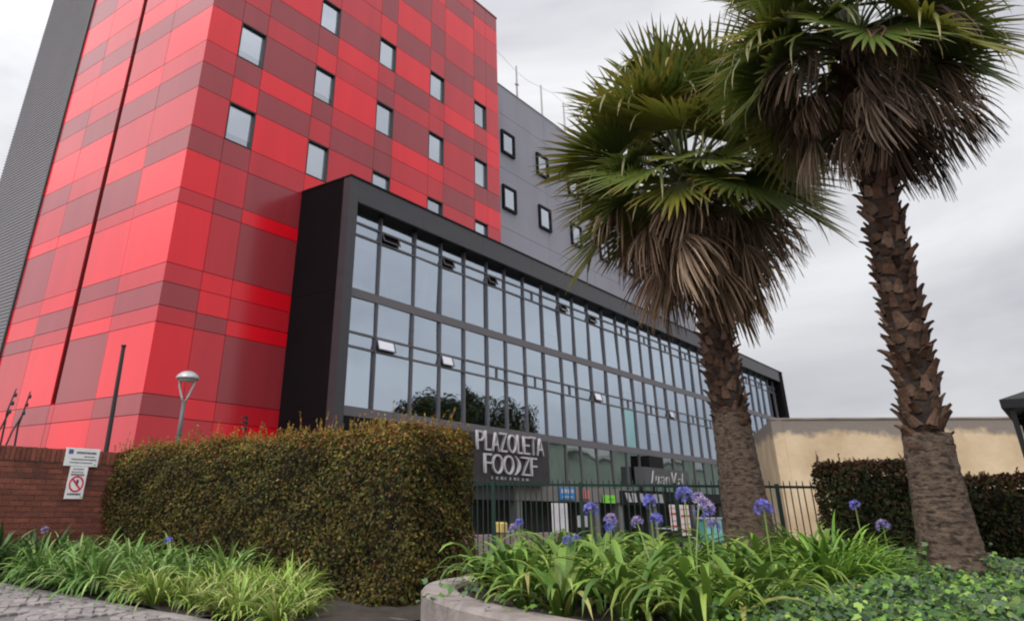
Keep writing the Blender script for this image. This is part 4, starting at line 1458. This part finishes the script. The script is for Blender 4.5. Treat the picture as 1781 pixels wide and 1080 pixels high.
drift('strap_leaf_plant', 'green strap-leaved plant in the bed below the brick wall', 'strap-leaved plants below the brick wall', lb1, 30, (5.2, 6.95), (8.7, 12.1), 1.0, .36, 1)
drift('pale_grassy_plant', 'pale yellow-green upright plant along the hedge foot by the paving', 'pale plants along the hedge foot', lb2, 30, (5.15, 6.9), (5.9, 8.9), .85, .3, 2)
drift('dark_leafy_plant', 'dark green leafy plant at the corner below the brick wall', 'dark plants below the brick wall', lbd, 9, (4.9, 6.4), (12.0, 12.75), 1.05, .35, 3)
for (az, r, z, lab) in ((57.1, 10.6, .62, 'agapanthus with one blue flower against the big hedge'), (64.7, 12.6, .66, 'agapanthus with a faint lilac flower below the brick wall')):
    x, y = polar(az, r)
    t = leafy_clump('agapanthus', lab, x, y, 0.05, 16, 'flowering agapanthus in the left bed', .7)
    add_flower(t, x, y, z, FL_B[0] if az < 60 else FL_P[0], .75)

# ivy ground cover over the planter's near corner and round the second palm
M_ivy = mat('ivy_leaf', (0.05, 0.1, 0.02), 0.45, ior=1.35, attr='Col', transl=0.15)
rng = np.random.default_rng(8)
pts = []
while len(pts) < 42000:
    x, y = rng.uniform(5.0, 13.0), rng.uniform(-3.6, 4.6)
    az, r = math.degrees(math.atan2(y, x)), math.hypot(x, y)
    if az < -8:
        continue
    inside = (r < 5.3 + max(0, (21.5 - az)) * .36 and az < 22.5) or az < 12.0
    if not inside and rng.random() > .03:
        continue
    if r > 8 and rng.random() > .55:
        continue
    pts.append((x, y, soil_z(x, y) + 0.02 + 0.15 * rng.random() + 0.07 * math.sin(x * 4.1) * math.sin(y * 3.7)))
for k in range(1500):     # ivy climbing the second palm's foot
    a_, h_ = rng.uniform(0, 2 * PI), abs(rng.normal(0, .16))
    q_ = .30 + .16 * math.exp(-h_ / .14) + rng.uniform(-.02, .05)
    if math.sin(3 * a_ + 1) + rng.normal(0, .5) > .2 or h_ < .12:
        pts.append((9.3 + q_ * math.cos(a_), 1.15 + q_ * math.sin(a_), .40 + h_))
pts = np.array(pts)
ipal = np.array([(0.04, 0.095, 0.02), (0.06, 0.135, 0.022), (0.10, 0.19, 0.03), (0.03, 0.065, 0.025), (0.05, 0.085, 0.04), (0.16, 0.24, 0.05), (0.07, 0.11, 0.055)])
ic = ipal[rng.integers(0, len(ipal), len(pts))] * rng.uniform(.45, 1.6, (len(pts), 1))
# five-lobed ivy leaf: 6 verts fan
n_ = len(pts)
nn = np.tile(np.array([-.35, 0, .9]), (n_, 1)) + rng.normal(0, .38, (n_, 3))
nn /= np.linalg.norm(nn, axis=1, keepdims=True)
tt_ = rng.normal(0, 1, (n_, 3))
tt_ -= nn * (tt_ * nn).sum(1, keepdims=True)
tt_ /= np.linalg.norm(tt_, axis=1, keepdims=True)
ss_ = np.cross(nn, tt_)
sz = (0.022 * rng.uniform(.55, 1.6, n_))[:, None]
shape = [(0, -.75, 0), (.75, -.45, -.08), (.95, .25, -.2), (.42, .35, .02), (0, 1.25, -.25), (-.42, .35, .02), (-.95, .25, -.2), (-.75, -.45, -.08)]
V = np.stack([pts + ss_ * sz * a + tt_ * sz * b + nn * sz * c for a, b, c in shape], 1).reshape(-1, 3)
idx = np.arange(n_)[:, None] * 8
F = np.concatenate([idx + np.array([q]) for q in ((0, 1, 2), (0, 2, 3), (0, 3, 4), (0, 4, 5), (0, 5, 6), (0, 6, 7))])
tag(link('ivy', np_mesh('ivy', V, F, M_ivy, np.repeat(ic, 8, axis=0))), 'green ivy covering the planter round the palm foot', 'ivy', kind='stuff')

# ================================================================== FAN PALMS
M_frond = mat('palm_green', (0.05, 0.08, 0.015), 0.45, attr='Col', transl=0.3, rnd=0.25)
M_deadf = mat('palm_dead', (0.16, 0.09, 0.055), 0.8, ior=1.3, attr='Col', transl=0.1, rnd=0.45)
M_deadf2 = mat('palm_dead_dark', (0.16, 0.09, 0.055), 0.85, ior=1.3, attr='Col', transl=0.08, rnd=0.45, dirt=((0.03, 0.021, 0.018), 1.5, 0.05, 1.0, (1, 1, 1)))


def fan_frond(elev, dead, seed, pet=1.0, blade=1.28):
    """fan leaf on its petiole, starting at the origin towards +X at the given elevation, drooping under gravity"""
    rng = random.Random(seed)
    VV, FF, CC = [], [], []

    def quadstrip(rows, cols):
        o = len(VV)
        k = len(rows[0])
        for r_, c_ in zip(rows, cols):
            for v in r_:
                VV.append(tuple(v))
                CC.append(c_)
        for i in range(len(rows) - 1):
            for j in range(k - 1):
                FF.append((o + i * k + j, o + i * k + j + 1, o + (i + 1) * k + j + 1, o + (i + 1) * k + j))
    p = Vector((0.05, 0, 0))
    a = elev + (0.25 if not dead else 0.1)
    ns = 7
    pts_ = [p.copy()]
    for i in range(ns):
        a -= (0.10 if not dead else 0.085) * (0.6 + abs(math.cos(a)))
        if dead:
            a = max(a, -1.5)
        p = p + Vector((math.cos(a), 0, math.sin(a))) * pet / ns
        pts_.append(p.copy())
    gcol = (0.10, 0.13, 0.035) if not dead else (0.14, 0.075, 0.045)
    rows = []
    for i, q in enumerate(pts_):
        w_ = 0.03 * (1 - .55 * i / ns)
        rows.append([q + Vector((0, w_, 0)), q + Vector((0, 0, -w_ * .6)), q + Vector((0, -w_, 0)), q + Vector((0, 0, w_ * .25)), q + Vector((0, w_, 0))])
    quadstrip(rows, [gcol] * len(rows))
    d = Vector((math.cos(a), 0, math.sin(a)))
    s = Vector((0, 1, 0))
    nrm = s.cross(d) * -1
    if nrm.z < 0 and not dead:
        nrm = -nrm
    nseg = 40 if not dead else 36
    half = math.radians(rng.uniform(100, 118) if not dead else rng.uniform(38, 75))
    hue = rng.random()
    for i in range(nseg):
        f = -half + 2 * half * (i + .5 + (rng.uniform(-.9, .9) if dead else rng.uniform(-.15, .15))) / nseg
        df = 2 * half / nseg
        Ls = blade * (1 - .28 * (abs(f) / half) ** 2) * rng.uniform(.88, 1.06)
        cup = 0.30 * abs(math.sin(f)) - 0.05 if not dead else rng.uniform(-.5, .4)
        dirv = (d * math.cos(f) + s * math.sin(f) + nrm * cup).normalized()
        side = (s * math.cos(f) - d * math.sin(f)).normalized()
        droop = rng.uniform(.03, .24) if not dead else rng.uniform(.9, 2.2)
        broke = rng.random() < (.10 if not dead else .35)
        split = rng.uniform(.5, .62)
        segv = rng.choice((.3, .5, .7, .9, 1.2)) * rng.uniform(.8, 1.2)
        rows, cols_ = [], []
        pos = p.copy()
        dv = dirv.copy()
        st = [0, .12, .3, split, .74, .88, 1.0]
        for k, t in enumerate(st):
            if k:
                stp = (t - st[k - 1]) * Ls
                g_ = droop * (t ** 1.5) * (1.0 if t > .3 else .35)
                if broke and t > .7:
                    g_ += 1.6
                dv = (dv + Vector((0, 0, -1)) * g_ * .6).normalized()
                pos = pos + dv * stp
            if t <= split:
                wd_ = max(.008, t * Ls * df * .56)
            else:
                wd_ = split * Ls * df * .5 * (1 - (t - split) / (1 - split)) ** .75 + .001
            if dead:
                wd_ = wd_ * .75 + .003
            pl_ = wd_ * (.55 if not dead else .8)
            sid = side + Vector((0, 0, rng.uniform(-.15, .15) if dead else 0))
            rows.append([pos + sid * wd_ - nrm * pl_ * .5, pos + nrm * pl_ * .5, pos - sid * wd_ - nrm * pl_ * .5])
            if not dead:
                base = Vector((0.075, 0.115, 0.02)) * (1 - hue) + Vector((0.175, 0.175, 0.022)) * hue
                tipc = Vector((0.24, 0.17, 0.035)) if rng.random() < .25 + .5 * hue else Vector((0.12, 0.14, 0.04))
                if broke:
                    tipc = Vector((0.36, 0.32, 0.16))
                u = max(0, (t - .62) / .38)
                c = base * (1 - u) + tipc * u
            else:
                c = Vector((0.20, 0.115, 0.068)) * (1 - hue) + Vector((0.36, 0.255, 0.18)) * hue
                c = c * segv
            cols_.append(tuple(c))
        quadstrip(rows, cols_)
    return np_mesh('frond', np.array(VV), np.array(FF), M_frond if not dead else M_deadf, np.array(CC))


GREEN_EL = [80, 66, 54, 42, 30, 18, 6, -6, -20]
GREENS = {e: [fan_frond(math.radians(e), False, 500 + e * 3 + k) for k in range(3)] for e in GREEN_EL}
DEAD_EL = [22, 10, -5, -20, -38, -55, -70, -82]
DEADS = {e: [fan_frond(math.radians(e), True, 900 + e * 3 + k, pet=1.0, blade=1.1) for k in range(3)] for e in DEAD_EL}
M_boot = mat('leaf_base', (0.055, 0.028, 0.018), 0.9, ior=1.3, rnd=0.5, var=0.3, vscale=14, bump=0.6, bscale=50)
M_boot2 = mat('leaf_base_pale', (0.095, 0.056, 0.038), 0.9, ior=1.3, rnd=0.5, var=0.3, vscale=14, bump=0.6, bscale=50)
M_bark = mat('palm_bark', (0.09, 0.064, 0.048), 0.95, ior=1.3, var=0.4, vscale=9, vstretch=(1, 1, 4.5), bump=1.0, bscale=30, dirt=((0.028, 0.02, 0.016), 12.0, 0.48, 0.64, (1, 1, 2.6)))
M_barkd = mat('palm_bark_dark', (0.018, 0.011, 0.008), 0.95, var=0.3, vscale=8, bump=1.0, bscale=20)


def boot_mesh(seed):
    """cut leaf base: a broad wedge rising outwards from the trunk (+X out, +Z up)"""
    r = random.Random(seed)
    w0, w1, h, o_ = .10, .05, r.uniform(.13, .2), r.uniform(.05, .095)
    b = MB()
    b.add([(-.03, -w0, -.06), (.02, -w0 * .6, -.04), (.03, 0, -.05), (.02, w0 * .6, -.04), (-.03, w0, -.06),
           (o_ * .5, -w1 * 1.25, h * .55), (o_ * .72, 0, h * .5), (o_ * .5, w1 * 1.25, h * .55), (0.0, 0, h * .55),
           (o_, -w1 * .8, h), (o_ * 1.15, r.uniform(-.02, .02), h * .93), (o_, w1 * .8, h * r.uniform(.92, 1.06)), (o_ * .75, 0, h * .96)],
          [(0, 1, 5), (1, 2, 6, 5), (2, 3, 7, 6), (3, 4, 7), (0, 5, 8), (4, 8, 7), (5, 6, 10, 9), (6, 7, 11, 10), (7, 8, 12, 11), (8, 5, 9, 12), (9, 10, 11, 12)])
    return b


BOOTS = [boot_mesh(k).mesh('boot', M_boot) for k in range(4)] + [boot_mesh(10 + k).mesh('boot', M_boot2) for k in range(3)]


def fan_palm(name, label, base, lean, ztop, zboot, r_base, r_mid, r_boot, greens, deads, seed, scale=1.0, flare=0.25, dead_bias=0.0, glow=-12, dscale=.85, dark=False):
    rng = random.Random(seed)
    t = thing(name, label, 'palm tree', base)
    B = Vector(base)

    def ax(z):
        u = max(z, 0) / ztop
        return Vector((lean[0] * u ** 1.15, lean[1] * u ** 1.15, z))
    # smooth lower trunk with rings
    prof = []
    z = -0.25
    n_ = 28
    V_, F_ = [], []
    rows = 0
    while z < zboot + .12:
        u = min(1, max(0, z) / zboot)
        rr_ = r_mid + (r_base - r_mid) * (1 - u) ** 1.3 + flare * math.exp(-max(z, 0) / .16) * r_base
        rr_ *= 1 + .02 * math.sin(z * 55) + rng.uniform(-.012, .012)
        c = ax(z)
        for k in range(n_):
            a = 2 * PI * k / n_
            q = rr_ * (1 + .03 * math.sin(3 * a + z * 2) + .03 * math.sin(7 * a + 3 * z) * math.exp(-max(z, 0) / .5) + rng.uniform(-.012, .012))
            V_.append((c.x + q * math.cos(a), c.y + q * math.sin(a), z))
        rows += 1
        z += .045
    F_ = [(i * n_ + k, i * n_ + (k + 1) % n_, (i + 1) * n_ + (k + 1) % n_, (i + 1) * n_ + k) for i in range(rows - 1) for k in range(n_)]
    tr = link('trunk', MB().add(V_, F_).mesh('trunk', M_bark, True), t, (0, 0, 0))
    up_ = MB().tube([ax(zboot - .05), ax(zboot + .3), ax((zboot + ztop) / 2), ax(ztop + .1), ax(ztop + .45)], [r_boot * .9, r_boot, r_boot * .97, r_boot * .95, r_boot * .35], 18)
    link('fibrous_trunk', up_.mesh('ft', M_barkd, True), tr, (0, 0, 0))
    # spiral of cut leaf bases
    z = zboot
    k = 0
    dz = (ztop + .12 - zboot) / 292
    while z < ztop + .12:
        a = k * 2.39996 + rng.uniform(-.12, .12)
        c = ax(z)
        q = r_boot * .96
        low = (z - zboot) / (ztop - zboot)
        me = BOOTS[rng.randrange(4) if rng.random() < .25 + .75 * low else 4 + rng.randrange(3)]
        link('leaf_base', me, tr, (c.x + q * math.cos(a), c.y + q * math.sin(a), z + rng.uniform(-.03, .03)),
             (rng.uniform(-.35, .35), rng.uniform(-.15, .35), a), (rng.uniform(.6, 1.25), rng.uniform(.55, .95), rng.uniform(.55, 1.0)))
        k += 1
        z += dz
    # old fibre collar at the foot of the leaf bases
    cl = MB()
    for k in range(9):
        a0 = rng.uniform(0, 2 * PI)
        zz = zboot + rng.uniform(-.08, .1)
        c = ax(zz)
        pts_ = []
        for j in range(7):
            a = a0 + j * .28
            q = r_boot * rng.uniform(1.0, 1.1)
            pts_.append((c.x + q * math.cos(a), c.y + q * math.sin(a), zz + .12 * math.sin(j * .6 + k) * .5))
        cl.tube(pts_, [.012, .04, .055, .05, .045, .03, .008], 6)
    link('fibre_collar', cl.mesh('collar', M_boot, True), tr, (0, 0, 0))
    # fronds
    crown = MB().tube([ax(ztop - .1), ax(ztop + .3), ax(ztop + .75)], [r_boot * .8, r_boot * .6, .05], 10)
    cr_ = link('crown', crown.mesh('crown', M_barkd, True), t, (0, 0, 0))
    for k in range(greens):
        u = (k + .5) / greens
        e = 86 - (86 - glow) * u ** 1.05 + rng.uniform(-7, 7)
        ee = min(GREEN_EL, key=lambda q: abs(q - e))
        a = k * 2.39996 + rng.uniform(-.25, .25)
        c = ax(ztop + .42 - .5 * u)
        q = r_boot * .55
        link('frond', rng.choice(GREENS[ee]), cr_, (c.x + q * math.cos(a), c.y + q * math.sin(a), c.z), (rng.uniform(-.3, .3), rng.uniform(-.06, .06), a), scale * rng.uniform(.86, 1.12))
    for k in range(deads):
        u = (k + .5) / deads
        e = (2 + dead_bias) - (74 + dead_bias * .3) * u ** (.85 + dead_bias * .02) + rng.uniform(-8, 8)
        ee = min(DEAD_EL, key=lambda q: abs(q - e))
        a = k * 2.39996 + rng.uniform(-.3, .3)
        c = ax(ztop - .02 - .5 * u)
        q = r_boot * .85
        df_ = link('dead_frond', rng.choice(DEADS[ee]), cr_, (c.x + q * math.cos(a), c.y + q * math.sin(a), c.z), (rng.uniform(-.5, .5), rng.uniform(-.06, .06), a), scale * dscale * rng.uniform(.72, 1.2))
        if dark:
            df_.material_slots[0].link = 'OBJECT'
            df_.material_slots[0].material = M_deadf2
    return t


fan_palm('fan_palm', 'fan palm with a full brown skirt of dead leaves in front of the glass block', (11.85, 3.83, 0.4), (0.0, 0.16), 5.75, 1.88, 0.36, 0.275, 0.225, 64, 50, 31, 1.13, glow=-2, dscale=.84)
fan_palm('fan_palm', 'taller fan palm cut off by the picture top, its trunk ringed with cut leaf bases', (9.3, 1.15, 0.36), (0.02, -0.30), 6.0, 1.38, 0.29, 0.225, 0.17, 60, 48, 47, .87, flare=.5, dead_bias=18, glow=6, dscale=.82, dark=True)

# ================================================================== TREES AND HOUSE ACROSS THE STREET (seen mirrored in the glass)
M_tleaf = mat('tree_leaf', (0.03, 0.05, 0.012), 0.7, ior=1.2, attr='Col')
M_tbark = mat('tree_bark', (0.06, 0.045, 0.035), 0.9, bump=.6, bscale=12)


def tree(label, x, y, h, rx, seed):
    rng = np.random.default_rng(seed)
    t = thing('street_tree', label, 'tree', (x, y, 0), 'street trees mirrored in the glass')
    m_ = MB().tube([(0, 0, 0), (.1, 0, h * .3), (0, .1, h * .5), (.1, 0, h * .8)], [.28, .22, .16, .05], 8)
    for k in range(6):
        a = k * 1.05
        m_.tube([(0, 0, h * (.32 + .05 * k)), (rx * .4 * math.cos(a), rx * .4 * math.sin(a), h * (.5 + .05 * k)), (rx * .8 * math.cos(a), rx * .8 * math.sin(a), h * (.6 + .05 * k))], [.11, .07, .02], 6)
    link('trunk', m_.mesh('trunk', M_tbark, True), t, (0, 0, 0))
    P_, Nn_ = [], []
    for k in range(26):
        c = rng.normal(0, 1, 3)
        c /= np.linalg.norm(c)
        c = c * rng.uniform(.35, .8) * np.array([rx, rx, h * .33]) + np.array([0, 0, h * .64])
        d = rng.normal(0, 1, (150, 3))
        d /= np.linalg.norm(d, axis=1, keepdims=True)
        P_.append(c + d * rng.uniform(.5, 1.05, (150, 1)) * rx * .32)
        Nn_.append(d)
    P_, Nn_ = np.concatenate(P_), np.concatenate(Nn_)
    cols = np.array([(0.018, 0.028, 0.008), (0.026, 0.034, 0.01), (0.034, 0.03, 0.01)])[rng.integers(0, 3, len(P_))] * rng.uniform(.6, 1.4, (len(P_), 1))
    V, F, C = leaf_cards(P_, Nn_, 0.32, cols, aspect=.6, rng=rng)
    tag(link('crown', np_mesh('crown', V, F, M_tleaf, C), t, (0, 0, 0)), kind='stuff')


for k, (x, y, h, rx) in enumerate(((46, -6, 9.6, 3.3), (50.5, -7.5, 10.4, 3.8), (55.5, -7, 10.2, 3.6), (42, -6, 8.4, 2.6))):
    tree(['broad dark tree across the street, mirrored in the glass above the sign', 'tallest dark tree across the street, mirrored in the glass',
          'dark tree across the street, mirrored at the end of the tree line', 'smallest dark tree across the street, mirrored in the glass'][k], x, y, h, rx, 60 + k)
hs = thing('low_building', 'long pale green building across the street, mirrored in the ground floor glass', 'building', (80, -14, 0))
link('wall', MB().box(58, 150, -22, -14, 0, 7.2).mesh('w', mat('pale_green_wall', (0.36, 0.42, 0.36), .9, var=.15, vscale=.3)), hs)
link('roof', MB().box(57.6, 150.4, -22.4, -13.6, 7.2, 7.5).mesh('r', mat('roof_pale', (0.5, 0.5, 0.48), .8)), hs)
